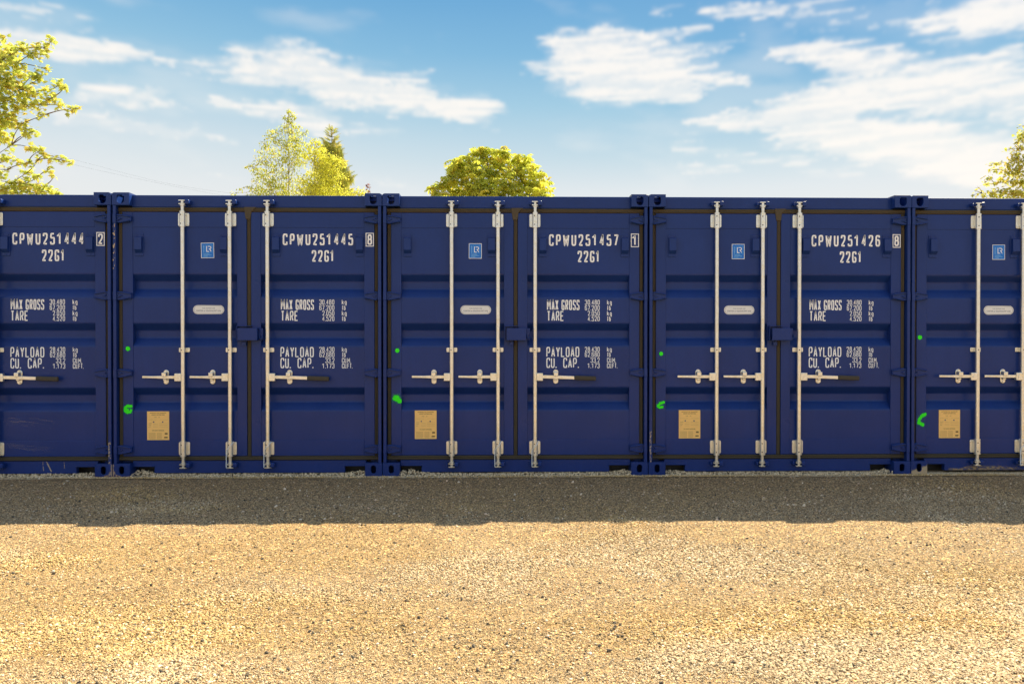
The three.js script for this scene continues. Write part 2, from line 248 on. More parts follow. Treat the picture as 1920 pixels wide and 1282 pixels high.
const gravelTone = (R, c, x, y, z) => {
  const t = R(), w = R(), gold = sstep(0.42, 0.6, fbm(x * 0.5 + 60, z * 0.8 + 9, 431, 4)), b = 1.12 * (0.6 + 0.7 * R()) * (0.9 + 0.2 * fbm(x * 0.9 + 5, z * 1.4, 437, 3));
  if (t < 0.045) c.setRGB(0.12 * b, 0.1 * b, 0.07 * b);
  else if (t < 0.1) c.setRGB(0.72 * b, 0.62 * b, 0.46 * b);
  else if (t < 0.13) c.setRGB(0.56 * b, 0.38 * b, 0.24 * b);
  else c.setRGB((0.49 + 0.05 * w - 0.03 * gold) * b, (0.372 - 0.056 * gold + 0.04 * w) * b, (0.215 - 0.09 * gold + 0.05 * w) * b);
};
{
  const gravel = new THREE.Group(); gravel.name = 'gravel'; scene.add(gravel); tag(gravel, 'loose fine crushed gravel covering the yard before the containers', 'gravel', null, 'stuff');
  const spot = (R) => { const z = 0.045 + 4.75 * Math.sqrt(R()), half = 5.6 - 0.55 * z; return [(R() * 2 - 1) * half + 0.25, z]; };
  const counts = [125000, 125000, 95000, 85000, 12000];
  counts.forEach((n, k) => scatter('gravel_stone', gravel, stone(11 + k, [0.62, 0.5, 0.72, 0.42, 0.6][k]), n, rng(900 + k), (R) => {
    let [x, z] = spot(R), y = groundY(x, z);
    const coarse = fbm(x * 1.1 + 20, z * 1.5, 401, 3) + 0.16 * sstep(-1, 2.2, x) * sstep(1.6, 3.4, z) - 0.06, base = k === 4 ? 0.013 : 0.0054 + 0.0062 * sstep(0.42, 0.66, coarse);
    const s = base * (0.65 + 0.9 * R() * R());
    return [x, y + s * 0.2, z, s * (0.8 + 0.5 * R()), s * (0.75 + 0.4 * R()), s * (0.8 + 0.5 * R()), 1.4];
  }, gravelTone));
}
{
  const g = scene.getObjectByName('gravel'), patch = (x, z) => sstep(0.5, 0.7, fbm(x * 0.8 + 40, z * 1.3 + 3, 421, 3));
  const far = (R) => { for (;;) { const z = 0.09 + 4.7 * Math.sqrt(R()), x = (R() * 2 - 1) * (5.6 - 0.55 * z) + 0.25; if (R() < 0.25 + 0.75 * patch(x, z)) return [x, z]; } };
  const put = (lo, hi) => (R) => { const [x, z] = far(R), s = lo + (hi - lo) * R() ** 2; return [x, groundY(x, z) + s * 0.22, z, s * (0.8 + 0.5 * R()), s * (0.8 + 0.4 * R()), s, 1.2]; };
  scatter('gravel_stone', g, stone(21, 0.7), 1100, rng(951), put(0.009, 0.02), (R, c) => { const b = 0.6 + 0.8 * R(); c.setRGB(0.09 * b, 0.078 * b, 0.062 * b); });
  scatter('gravel_stone', g, stone(23, 0.6), 420, rng(953), (R) => { const x = -5.6 + 11.4 * R(), z = 0.1 + 1.7 * R(), s = 0.008 + 0.018 * R() ** 3; return [x, groundY(x, z) + s * 0.22, z, s * 1.2, s, s, 1.2]; }, (R, c) => { const b = 0.85 + 0.4 * R(), w = R(); c.setRGB(0.66 * b, (0.46 + 0.1 * w) * b, (0.3 + 0.12 * w) * b); });
  scatter('gravel_stone', g, stone(24, 0.6), 14000, rng(954), (R) => { for (;;) { const x = -5.6 + 11.6 * R(), z = 0.075 - 0.075 * R() ** 1.6; if (R() < 0.12 + sstep(0.4, 0.65, fbm(x * 2.2, 3, 441, 4)) * (0.3 + z * 9)) { const s = 0.006 + 0.007 * R(); return [x, 0.0005 + s * 0.2, z, s * 1.2, s, s, 1.2]; } } }, gravelTone);
  scatter('gravel_stone', g, stone(22, 0.55), 1300, rng(952), put(0.008, 0.018), (R, c) => { const b = 0.8 + 0.4 * R(), w = R(); c.setRGB(0.72 * b, (0.55 + 0.1 * w) * b, (0.42 + 0.1 * w) * b); });
}
{ // pale ballast heaped along the foot of the row
  const bal = new THREE.Group(); bal.name = 'ballast'; scene.add(bal); tag(bal, 'pale stones heaped under the bottom rails of the containers', 'stones', null, 'stuff');
  const seams = [-5.947, -3.492, -1.037, 1.418, 3.873];
  const heap = (x) => { let h = 0.013 + 0.016 * fbm(x * 3, 1, 501, 3); for (const s of seams) { const u = x - s; h += 0.038 * Math.exp(-(((u - 0.24) / 0.085) ** 2)) * [0.1, 1, 0.9, 0.45, 0][seams.indexOf(s)]; h += 0.018 * Math.exp(-(((u - 2.24) / 0.1) ** 2)); if (u > -0.16 && u < 0.16) h *= 0.12; } return x > 3.9 ? 0.003 : h; };
  [4200, 4200, 2600].forEach((n, k) => scatter('ballast_stone', bal, stone(51 + k, [0.7, 0.8, 0.6][k]), n, rng(700 + k), (R) => {
    const x = -6 + 12.4 * R(), z = -0.13 + 0.17 * R(), top = heap(x) * sstep(0.05, -0.02, z) * sstep(-0.16, -0.07, z), s = (0.007 + 0.009 * R()) * (top > 0.004 ? 1 : 0.55);
    return [x, Math.max(0.001, top * (0.35 + 0.65 * R())), z, s, s, s, 3];
  }, (R, c) => { const b = 0.7 + 0.5 * R(), w = R(); c.setRGB(0.82 * b, (0.655 + 0.03 * w) * b, (0.42 + 0.06 * w) * b); }));
}

// ------------------------------------------------------------------ lettering: condensed stroke letters as flat painted ribbons
const G = (() => {
  const r = 0.3, O = (l) => ({ p: rounded(l, r, true, 4), c: true }), L = (l, rr = r) => ({ p: rounded(l, rr, false, 4) });
  const zero = [[0, 0], [1, 0], [1, 1], [0, 1]].map(([a, b]) => [a, b]);
  return {
    0: [O(zero)], O: [O(zero)], 1: [L([[-0.25, 0.76], [0.5, 1], [0.5, 0]], 0.02)],
    2: [L([[0, 0.74], [0, 1], [1, 1], [1, 0.6], [0.04, 0], [1, 0]], 0.22)], 3: [L([[0, 0.8], [0, 1], [1, 1], [1, 0.53], [0.4, 0.53]], 0.28), L([[0.4, 0.53], [1, 0.53], [1, 0], [0, 0], [0, 0.22]], 0.28)],
    4: [L([[0.72, 0], [0.72, 1], [0, 0.26], [1.05, 0.26]], 0.01)], 5: [L([[0.95, 1], [0.08, 1], [0.03, 0.58], [1, 0.62], [1, 0], [0, 0], [0, 0.22]], 0.2)],
    6: [L([[0.95, 0.82], [0.95, 1], [0, 1], [0, 0], [1, 0], [1, 0.58], [0, 0.58]], 0.28)], 7: [L([[0, 1], [1, 1], [0.35, 0]], 0.02)],
    8: [O([[0.06, 0.53], [0.94, 0.53], [0.94, 1], [0.06, 1]]), O([[0, 0], [1, 0], [1, 0.53], [0, 0.53]])], 9: [L([[0.05, 0.18], [0.05, 0], [1, 0], [1, 1], [0, 1], [0, 0.44], [1, 0.44]], 0.28)],
    C: [L([[1, 0.74], [1, 1], [0, 1], [0, 0], [1, 0], [1, 0.26]])], P: [L([[0, 0], [0, 1], [1, 1], [1, 0.44], [0, 0.44]], 0.26)],
    W: [L([[0, 1], [0.2, 0], [0.5, 0.8], [0.8, 0], [1, 1]], 0.01)], U: [L([[0, 1], [0, 0], [1, 0], [1, 1]])],
    G: [L([[1, 0.76], [1, 1], [0, 1], [0, 0], [1, 0], [1, 0.45], [0.52, 0.45]], 0.26)], M: [L([[0, 0], [0, 1], [0.5, 0.35], [1, 1], [1, 0]], 0.01)],
    A: [L([[0, 0], [0.5, 1], [1, 0]], 0.01), L([[0.2, 0.28], [0.8, 0.28]], 0)], X: [L([[0, 0], [1, 1]], 0), L([[0, 1], [1, 0]], 0)],
    R: [L([[0, 0], [0, 1], [1, 1], [1, 0.5], [0, 0.5]], 0.26), L([[0.5, 0.5], [1, 0]], 0)], S: [L([[1, 0.78], [1, 1], [0, 1], [0, 0.56], [1, 0.44], [1, 0], [0, 0], [0, 0.22]], 0.26)],
    T: [L([[0, 1], [1, 1]], 0), L([[0.5, 1], [0.5, 0]], 0)], E: [L([[1, 1], [0, 1], [0, 0], [1, 0]], 0.01), L([[0, 0.52], [0.85, 0.52]], 0)],
    Y: [L([[0, 1], [0.5, 0.45], [1, 1]], 0.01), L([[0.5, 0.5], [0.5, 0]], 0)], L: [L([[0, 1], [0, 0], [1, 0]], 0.01)], D: [L([[0, 0], [0, 1]], 0), L([[0, 1], [1, 1], [1, 0], [0, 0]], 0.3)], F: [L([[1, 1], [0, 1], [0, 0]], 0.01), L([[0, 0.52], [0.85, 0.52]], 0)],
    k: [L([[0, 0], [0, 1]], 0), L([[0.9, 0.66], [0, 0.3]], 0), L([[0.3, 0.42], [0.95, 0]], 0)], l: [L([[0.5, 0], [0.5, 1]], 0)], b: [L([[0.1, 1], [0.1, 0], [1, 0], [1, 0.62], [0.1, 0.62]], 0.24)],
    g: [L([[1, 0.08], [0.1, 0.08], [0.1, 0.66], [1, 0.66], [1, -0.24], [0.1, -0.24]], 0.24)],
  };
})();
function ribbon(pts, closed, w, z) {
  const n = pts.length, A = [], B = [];
  const dir = (a, b) => { const l = Math.hypot(b[0] - a[0], b[1] - a[1]) || 1; return [(b[0] - a[0]) / l, (b[1] - a[1]) / l]; };
  for (let i = 0; i < n; i++) {
    const p = pts[i], d0 = i || closed ? dir(pts[(i + n - 1) % n], p) : null, d1 = i < n - 1 || closed ? dir(p, pts[(i + 1) % n]) : null;
    const a = d0 ?? d1, b = d1 ?? d0; let tx = a[0] + b[0], ty = a[1] + b[1]; const l = Math.hypot(tx, ty) || 1; tx /= l; ty /= l;
    const k = w / 2 / Math.max(0.42, tx * a[0] + ty * a[1]); A.push([p[0] - ty * k, p[1] + tx * k]); B.push([p[0] + ty * k, p[1] - tx * k]);
  }
  const v = []; for (let i = 0; i < (closed ? n : n - 1); i++) { const j = (i + 1) % n; v.push(...A[i], z, ...B[i], z, ...B[j], z, ...A[i], z, ...B[j], z, ...A[j], z); }
  const g = new THREE.BufferGeometry(); g.setAttribute('position', new THREE.Float32BufferAttribute(v, 3)); g.computeVertexNormals(); return g;
}
function words(str, x0, x1, y, h, z, { stroke = 0.15, gap = 0.42, wide = 0 } = {}) {   // fits the string between x0 and x1; y is the foot
  const unit = (c) => (c === ' ' ? 0.55 : c === '.' ? 0.22 : c === 'M' || c === 'W' ? 1.3 : wide ? 1 : c === '1' || c === 'l' ? 0.72 : 1);
  const s = stroke * h, cs = [...str], sum = cs.reduce((a, c) => a + unit(c), 0), w = (x1 - x0) / (sum + gap * (cs.length - 1)), out = []; let x = x0 + s / 2, lay = 0;
  for (const c of cs) {
    const cw = Math.max(unit(c) * w - s, c === '.' ? 0 : s * 0.4), full = unit(c) * w;
    if (c === '.') out.push(ribbon([[x + cw / 2, y], [x + cw / 2, y + s]], false, s, z));
    else if (c !== ' ') for (const st of G[c]) out.push(ribbon(st.p.map(([a, b]) => [x + a * cw, y + s / 2 + b * (h - s)]), st.c, s, z + 0.0002 * (lay++ % 3)));
    x += full + gap * w;
  }
  return out;
}

// ------------------------------------------------------------------ the shipping containers
const WIDE = 2.438, TALL = 2.591, LONG = 6.058, MID = WIDE / 2, mir = (x) => WIDE - x;
const flip = (g) => { const a = (g.index ? g.toNonIndexed() : g.clone()), p = a.attributes.position, n = a.attributes.normal; for (let i = 0; i < p.count; i++) { p.setX(i, WIDE - p.getX(i)); n.setX(i, -n.getX(i)); } for (let i = 0; i < p.count; i += 3) for (const t of [p, n]) { const x = t.getX(i), y = t.getY(i), z = t.getZ(i); t.setXYZ(i, t.getX(i + 1), t.getY(i + 1), t.getZ(i + 1)); t.setXYZ(i + 1, x, y, z); } return a; };
const flipAll = (l) => l.flat(Infinity).map(flip);
const PANEL = -0.05, FRAME = -0.045;
function castingGeo(y0, y1, hole, roundTop) {   // hollow corner block with a hole in its face and one in its top or bottom
  const x0 = -0.006, x1 = 0.15, z1 = 0.003, z0 = -0.175, t = 0.018, tx = roundTop ? 0.042 : 0.02, o = [];
  const c = 0.02, face = roundTop ? rounded([[x0, y0], [x1, y0], [x1, y1], [x0, y1]], 0.0, true, 1) : rect(x0, x1, y0, y1);
  const outline = roundTop ? [[x0, y0], [x1, y0], [x1, y1], [x0 + c, y1], [x0 + 0.006, y1 - 0.006], [x0, y1 - c]] : rounded(rect(x0, x1, y0, y1), 0.008, true, 2);
  o.push(plate(outline, z1 - t, z1, 0.003, [hole]));
  const Z = z1 - t, flat = (yy, holed) => { const s = shp(rect(x0 + tx, x1 - 0.012, -Z, -z0)); if (holed) s.holes.push(new THREE.Path(stadium((x0 + x1) / 2 + 0.004, (-Z - z0) / 2, 0.03, 0.06).map(([a, b]) => new THREE.Vector2(a, b)))); return new THREE.ExtrudeGeometry(s, { depth: 0.012, bevelEnabled: false }).rotateX(-Math.PI / 2).translate(0, yy, 0); };
  o.push(flat(y0, !roundTop), flat(y1 - 0.012, roundTop));
  const lo = y0, hi = roundTop ? y1 - 0.007 : y1;
  o.push(box(x0, x0 + tx, lo, hi, z0, Z, 0), box(x1 - 0.012, x1, lo, y1, z0, Z, 0), box(x0 + tx, x1 - 0.012, y0 + 0.012, y1 - 0.012, z0, z0 + 0.012, 0));
  return o;
}
const topHole = (() => { const o = []; for (let i = 0; i <= 10; i++) { const t = Math.PI + Math.PI * i / 10; o.push([0.072 + 0.033 * Math.cos(t), 2.529 + 0.035 * Math.sin(t)]); } return [...o, [0.104, 2.562], [0.094, 2.572], [0.05, 2.572], [0.04, 2.562]]; })();
const castTop = castingGeo(2.479, 2.595, topHole, true), castBottom = castingGeo(-0.001, 0.121, stadium(0.073, 0.062, 0.0235, 0.037), false);
const gasketLine = (w) => [[0, -0.075], [0, -0.06], [0.12, -0.049], [0.28, -0.042], [0.38, -0.047], [0.5, -0.05], [0.62, -0.047], [0.72, -0.042], [0.88, -0.049], [1, -0.06], [1, -0.075]].map(([a, z]) => [a * w, z]);
const gasketY = (x0, x1, y0, y1) => alongY(gasketLine(x1 - x0).map(([a, z]) => [x0 + a, z]), y0, y1);
const gasketX = (x0, x1, y0, y1) => alongX(gasketLine(y1 - y0).map(([a, z]) => [z, y0 + a]), x0, x1);
function corrugated(x0, x1) {   // the pressed sheet of a door, three grooves across
  const IN = -0.112, line = rounded([[PANEL, 2.29], [PANEL, 1.856], [IN, 1.792], [IN, 1.723], [PANEL, 1.645], [PANEL, 1.405], [IN, 1.340], [IN, 1.271], [PANEL, 1.196], [PANEL, 0.811], [IN, 0.747], [IN, 0.676], [PANEL, 0.602], [PANEL, 0.322]], 0.012, false, 3);
  return alongX([...line, [-0.1235, 0.322], [-0.1235, 2.29]], x0, x1);
}
const hingeAt = [2.359, 1.656, 0.948, 0.247];
function hingeGeo(y) {   // a blade on the door, swelling then tapering, with a raised arrow and two ribs
  const P = (l) => l.map(([a, b]) => [a, b + y]), o = [];
  o.push(plate(P([[0.028, -0.034], [0.05, -0.041], [0.09, -0.036], [0.158, -0.024], [0.158, 0.024], [0.09, 0.036], [0.05, 0.041], [0.028, 0.034]]), -0.045, -0.016, 0.003));
  o.push(plate(P([[0.034, 0.024], [0.056, 0.028], [0.1, 0.021], [0.15, 0.012], [0.15, 0.021], [0.09, 0.034], [0.052, 0.039], [0.034, 0.033]]), -0.017, -0.002, 0.003));
  o.push(plate(P([[0.034, -0.033], [0.052, -0.039], [0.09, -0.034], [0.15, -0.021], [0.15, -0.012], [0.1, -0.021], [0.056, -0.028], [0.034, -0.024]]), -0.017, -0.003, 0.003));
  o.push(plate(P([[0.034, 0.02], [0.08, 0.001], [0.08, -0.001], [0.034, -0.02], [0.034, -0.011], [0.06, 0], [0.034, 0.011]]), -0.0165, -0.003, 0.002));
  o.push(box(-0.001, 0.031, y - 0.041, y + 0.041, -0.03, 0.0035, 0.006));
  return o;
}
function ventGeo(x, y) {   // a small hooded ventilator, open below, screwed on three lugs
  return [plate(rounded(rect(x - 0.039, x + 0.039, y - 0.105, y + 0.105), 0.008, true, 2), PANEL + 0.0004, PANEL + 0.007, 0.002), alongX([[PANEL + 0.006, y + 0.075], [PANEL + 0.033, y + 0.066], [PANEL + 0.036, y - 0.045], [PANEL + 0.006, y - 0.078]], x - 0.032, x + 0.032), disc(0.006, x - 0.022, y + 0.09, PANEL + 0.006, PANEL + 0.011), disc(0.006, x + 0.022, y + 0.09, PANEL + 0.006, PANEL + 0.011), disc(0.006, x, y - 0.093, PANEL + 0.006, PANEL + 0.011)];
}
const ZR = -0.01;
function rodGeo(x, m) {   // bar with the cam at either end
  const o = [cyl(0.0185, x, 0.19, 2.43, ZR, 20), cyl(0.0155, x, 0.13, 0.192, ZR), cyl(0.0155, x, 2.428, 2.476, ZR)];
  for (const [y, s] of [[2.476, 1], [0.13, -1]]) {
    o.push(cyl(0.024, x, Math.min(y, y + 0.008 * s), Math.max(y, y + 0.008 * s), ZR));
    for (const k of [0.013, 0.043]) { const pts = rounded([[x - 0.032 * m, -ZR - 0.018], [x + 0.02 * m, -ZR - 0.02], [x + 0.034 * m, -ZR + 0.002], [x + 0.012 * m, -ZR + 0.024], [x - 0.026 * m, -ZR + 0.026]], 0.008, true, 2), ya = y + k * s; o.push(new THREE.ExtrudeGeometry(shp(pts), { depth: 0.009, bevelEnabled: false }).rotateX(-Math.PI / 2).translate(0, Math.min(ya, ya + 0.009 * s), 0)); }
    o.push(cyl(0.014, x, Math.min(y, y + 0.05 * s), Math.max(y, y + 0.05 * s), ZR));
  }
  return o;
}
function bracketGeo(x, y) {
  const o = [plate(rounded(rect(x - 0.052, x + 0.05, y - 0.061, y + 0.061), 0.014, true, 3), FRAME + 0.0004, FRAME + 0.007, 0.002), cyl(0.0255, x, y - 0.062, y + 0.064, ZR, 20), box(x - 0.026, x + 0.026, y - 0.058, y + 0.058, FRAME + 0.006, ZR - 0.002, 0.003)];
  for (const s of [-1, 1]) { o.push(cyl(0.0275, x, y + s * 0.066 - 0.005, y + s * 0.066 + 0.005, ZR, 20)); for (const t of [-1, 1]) o.push(disc(0.0075, x + s * 0.04 - 0.001, y + t * 0.041, FRAME + 0.006, FRAME + 0.0125, 6)); }
  return o;
}
const pinGeo = (x, y) => [disc(0.0055, x - 0.008, y + 0.038, ZR + 0.018, ZR + 0.0262, 8), disc(0.0055, x - 0.008, y - 0.042, ZR + 0.018, ZR + 0.0262, 8)];
function guideGeo(x, y) { return [plate(rounded(rect(x - 0.05, x + 0.05, y - 0.021, y + 0.021), 0.009, true, 3), PANEL + 0.0004, PANEL + 0.008, 0.002), cyl(0.023, x, y - 0.021, y + 0.021, ZR, 20), box(x - 0.0235, x + 0.0235, y - 0.02, y + 0.02, PANEL + 0.007, ZR, 0.003), disc(0.007, x - 0.038, y, PANEL + 0.007, PANEL + 0.014, 6), disc(0.007, x + 0.038, y, PANEL + 0.007, PANEL + 0.014, 6)]; }
function handleGeo(xr, d, tip) {   // the hub on the bar and its lever; d is the way it points
  const hub = xr + d * 0.045, b = (a, c) => [Math.min(a, c), Math.max(a, c)], o = [box(...b(xr + d * 0.012, xr + d * 0.072), 0.874, 0.948, -0.022, 0.012, 0.006), disc(0.011, hub, 0.91, 0.01, 0.017, 14)];
  const y = (x) => 0.912 - (d > 0 ? 0.035 * Math.max(0, (x - xr) * d - 0.1) : -0.012 * Math.max(0, (xr - x) - 0.2));
  const len = Math.abs(tip - xr), N = 10; for (let i = 0; i < N; i++) { /* the bar is one bent strip */ }
  const top = [], bot = []; for (let i = 0; i <= N; i++) { const x = xr + d * (0.06 + (len - 0.06) * i / N), h = d > 0 ? 0.0155 : lerp(0.014, 0.0105, sstep(0.35, 0.7, i / N)); top.push([x, y(x) + h]); bot.unshift([x, y(x) - h]); }
  o.push(plate(rounded(d > 0 ? [...top, ...bot].reverse() : [...top, ...bot], 0.005, true, 2), -0.012, 0.002, 0.0025));
  return o;
}
function latchGeo(x) { return [plate(stadium(x, 0.912, 0.025, 0.067, 8), PANEL + 0.0004, PANEL + 0.012, 0.003), box(x - 0.022, x + 0.018, 0.916, 0.956, PANEL + 0.01, 0.014, 0.006), box(x - 0.016, x + 0.013, 0.879, 0.898, PANEL + 0.01, -0.008, 0.006), disc(0.009, x - 0.001, 0.962, PANEL + 0.01, PANEL + 0.022, 8), disc(0.009, x + 0.001, 0.862, PANEL + 0.01, PANEL + 0.02, 8)]; }
function sealWire(x) { return [tube([[x + 0.03, 0.316, -0.02], [x + 0.022, 0.3, 0.018], [x - 0.01, 0.262, 0.022], [x - 0.027, 0.24, 0.012], [x - 0.03, 0.17, 0.01], [x - 0.03, 0.085, 0.012]], 0.0032, 24, 6), tube([[x + 0.03, 0.316, -0.02], [x + 0.0, 0.322, 0.016], [x - 0.03, 0.318, -0.01]], 0.0032, 12, 6)]; }
const keeperGeo = (x, y, z) => [box(x + 0.024, x + 0.062, y - 0.02, y + 0.026, z, 0.006, 0.012), box(x - 0.052, x - 0.036, y - 0.012, y + 0.018, z, -0.012, 0.005)];

function buildContainer() {
  const c = thing('shipping_container');
  const P = (n, l, m, p = c) => part(n, l, m, p);
  // body
  const ribs = (a0, a1, f) => { const o = [], n = Math.round((a1 - a0) / 0.27), st = (a1 - a0) / n; for (let i = 0; i < n; i++) { const s = a0 + i * st; o.push([s, f], [s + st * 0.28, f], [s + st * 0.5, f - 0.034], [s + st * 0.78, f - 0.034]); } o.push([a1, f]); return o; };
  const sideLine = ribs(0.17, LONG - 0.17, 0).map(([a, d]) => [0.012 - d, -a]), side = alongY([...sideLine, [0.06, -LONG + 0.17], [0.06, -0.17]].reverse(), 0.12, 2.53);
  P('side_panel', [side], paint); P('side_panel', [flip(side)], paint);
  const rearLine = ribs(0.12, WIDE - 0.12, 0).map(([a, d]) => [a, -LONG + 0.012 - d]);
  P('rear_panel', [alongY([...rearLine, [WIDE - 0.12, -LONG + 0.06], [0.12, -LONG + 0.06]], 0.12, 2.53)], paint);
  P('roof_panel', [box(0.03, WIDE - 0.03, 2.545, 2.568, -LONG + 0.04, -0.132, 0)], paint);
  P('floor', [box(0.06, WIDE - 0.06, 0.125, 0.155, -LONG + 0.06, -0.112, 0)], darkSteel);
  for (let k = 0; k < 20; k++) P('floor_beam', [box(0.052, WIDE - 0.052, 0.012, 0.1245, -0.26 - k * 0.29, -0.2 - k * 0.29, 0)], darkSteel);
  for (const f of [(g) => g, flip]) { P('top_side_rail', [f(box(0.002, 0.062, 2.53, 2.585, -LONG + 0.17, -0.176, 0.006))], paint); P('bottom_side_rail', [f(box(0.004, 0.05, 0.02, 0.124, -LONG + 0.17, -0.176, 0.006))], paint); }
  P('rear_rail', [box(0.152, WIDE - 0.152, 2.47, 2.585, -LONG, -LONG + 0.055)], paint); P('rear_rail', [box(0.152, WIDE - 0.152, 0.015, 0.124, -LONG, -LONG + 0.055)], paint);
  for (const f of [(g) => g, flip]) {
    P('corner_post', [f(box(0, 0.0295, 0.1205, 2.4795, -0.13, 0, 0.006)), f(box(0.0295, 0.11, 0.1205, 2.4795, -0.13, -0.104, 0.003))], paint);
    P('corner_post', [f(box(0.004, 0.15, 0.1205, 2.4795, -LONG, -LONG + 0.12, 0.006))], paint);
    const back = (g) => { const a = g.clone(); a.scale(1, 1, -1).translate(0, 0, -LONG); const b = a.index ? a.toNonIndexed() : a, p = b.attributes.position, n = b.attributes.normal; for (let i = 0; i < p.count; i += 3) for (const t of [p, n]) { const x = t.getX(i), y = t.getY(i), z = t.getZ(i); t.setXYZ(i, t.getX(i + 1), t.getY(i + 1), t.getZ(i + 1)); t.setXYZ(i + 1, x, y, z); } return b; };
    for (const g of [castTop, castBottom]) { P('corner_casting', g.map(f), paint); P('corner_casting', g.map((k) => f(back(k))), paint); }
  }
  const header = P('header_rail', [alongX([[-0.13, 2.4705], [-0.07, 2.4705], [-0.066, 2.476], [-0.066, 2.574], [-0.07, 2.581], [-0.082, 2.584], [-0.13, 2.584]].reverse(), 0.1505, WIDE - 0.1505)], paint);
  const sx0 = 0.1505, sx1 = WIDE - 0.1505, pk = 0.346, py = 0.088, sill = P('bottom_rail', [plate([[pk, 0.026], [mir(pk), 0.026], [mir(pk), py], [sx1, py], [sx1, 0.141], [sx0, 0.141], [sx0, py], [pk, py]], -0.11, -0.057, 0.003), box(sx0, pk + 0.006, py - 0.002, py + 0.007, -0.1, -0.049, 0.003), box(mir(pk) - 0.006, sx1, py - 0.002, py + 0.007, -0.1, -0.049, 0.003)], paint);
  // doors
  const doors = {};
  for (const left of [true, false]) {
    const F = left ? (g) => g : flip, FA = (l) => l.flat(Infinity).map(F);
    const door = P('door', FA([box(0.068, 0.1618, 0.184, 2.425, -0.126, FRAME, 0.003), box(1.1102, 1.199, 0.184, 2.425, -0.126, FRAME, 0.003), box(0.162, 1.11, 2.284, 2.425, -0.126, FRAME - 0.0015, 0.004), box(0.162, 1.11, 0.184, 0.328, -0.126, FRAME - 0.0015, 0.004)]), paint); doors[left ? 'l' : 'r'] = door;
    P('door_panel', FA([corrugated(0.162, 1.11)]), paint, door);
    P('door_gasket', FA([gasketX(0.031, left ? 1.239 : 1.198, 2.4255, 2.4695), gasketX(0.031, left ? 1.239 : 1.198, 0.1415, 0.1835), gasketY(0.031, 0.0675, 0.184, 2.425), ...(left ? [gasketY(1.1995, 1.2385, 0.184, 2.425), plate([[1.178, 2.472], [1.29, 2.472], [1.246, 2.43], [1.236, 2.36], [1.193, 2.36], [1.18, 2.44]], -0.047, -0.036, 0.004)] : [])]), rubber, door);
    for (const y of hingeAt) P('hinge', FA(hingeGeo(y)), paint, door);
    for (const x of left ? [0.22, 0.995] : [mir(1.47), mir(2.234)]) P('vent', FA(ventGeo(x, 2.125)), paint, door);
  }
  const rods = [['l', 0.628, -1, 0.262, 0.463], ['l', 1.0555, -1, 0.69, 0.887], ['r', 1.398, 1, 1.761, 1.591]];
  for (const [d, x, way, tip, latch] of rods) {
    const door = doors[d];
    P('locking_bar', rodGeo(x, 1), zinc, door);
    for (const y of [2.355, 0.255]) { P('bar_bracket', bracketGeo(x, y), zinc, door); for (const g of pinGeo(x, y)) P('bracket_pin', [g], darkSteel, door); }
    P('bar_guide', guideGeo(x, 1.16), zinc, door); P('bracket_pin', [disc(0.0055, x - 0.004, 1.16, ZR + 0.018, ZR + 0.0245, 8)], darkSteel, door);
    P('door_handle', handleGeo(x, way, tip), zinc, door); P('handle_latch', latchGeo(latch), zinc, door);
    if (way > 0) { const y = 0.912 - 0.035 * 0.36; P('handle_grip', [new RoundedBoxGeometry(0.2, 0.042, 0.028, 3, 0.01).rotateZ(-0.035).translate(1.861, y, -0.005)], grip, door); }
    for (const g of keeperGeo(x, 2.508, -0.068)) P('cam_keeper', [g], paint, header); for (const g of keeperGeo(x, 0.102, -0.06)) P('cam_keeper', [g], paint, sill);
  }
  // lock box: a hood on the right-hand door over a bracket on the left-hand one
  P('lock_box', [box(1.1335, 1.3135, 1.248, 1.254, -0.045, 0.03, 0.002), box(1.1335, 1.3135, 1.2485, 1.361, 0.0225, 0.031, 0.004), box(1.25, 1.3135, 1.354, 1.361, -0.045, 0.0245, 0.002), box(1.307, 1.3135, 1.2535, 1.3545, -0.045, 0.0245, 0.001), tube([[1.322, 1.3, -0.02], [1.325, 1.272, -0.01], [1.336, 1.264, -0.005], [1.347, 1.272, -0.01], [1.35, 1.3, -0.02]], 0.005, 16, 6), box(1.314, 1.352, 1.25, 1.36, -0.0445, -0.03, 0.004)], paint, doors.r);
  P('lock_bracket', [box(1.116, 1.122, 1.245, 1.381, -0.045, 0.005, 0.002), box(1.1225, 1.25, 1.374, 1.381, -0.045, 0.005, 0.002), box(1.1595, 1.198, 1.2, 1.236, -0.045, -0.018, 0.004)], paint, doors.l);
  const sticker = (n, pts, b, m, z, th) => { const g = plate(pts, z, z + th, 0); return P(n, flatUV(g, ...b), m, doors.l); };
  const lr = sticker('certificate_sticker', rect(-0.0595, 0.0595, -0.07, 0.07), [-0.0595, 0.0595, -0.07, 0.07], M_lr, 0, 0.001); lr.position.set(0.841, 2.074, PANEL + 0.0006); lr.rotation.z = 0.018;
  sticker('repair_sticker', stadium(0, 0, 0.0415, 0.142, 10).map(([a, b]) => [0.849 - b, 1.53 + a]), [0.707, 0.991, 1.4885, 1.5715], M_oval, PANEL + 0.0006, 0.001);
  sticker('approval_plate', rect(0.285, 0.486, 0.333, 0.596), [0.285, 0.486, 0.333, 0.596], M_brass, PANEL + 0.0006, 0.002);
  for (const x of [0.345, 0.427]) P('rivet', [disc(0.006, x, 0.499, PANEL + 0.002, PANEL + 0.005)], paint, doors.l);
  return c;
}
const proto = buildContainer(), ROW = 'blue shipping containers standing side by side in one row';
const LEFTS = [-5.947, -3.492, -1.037, 1.418, 3.873].map((s) => s + 0.0085);
const boxes = [proto]; for (let i = 1; i < 5; i++) { const k = proto.clone(); k.name = numbered('shipping_container'); scene.add(k); boxes.push(k); }
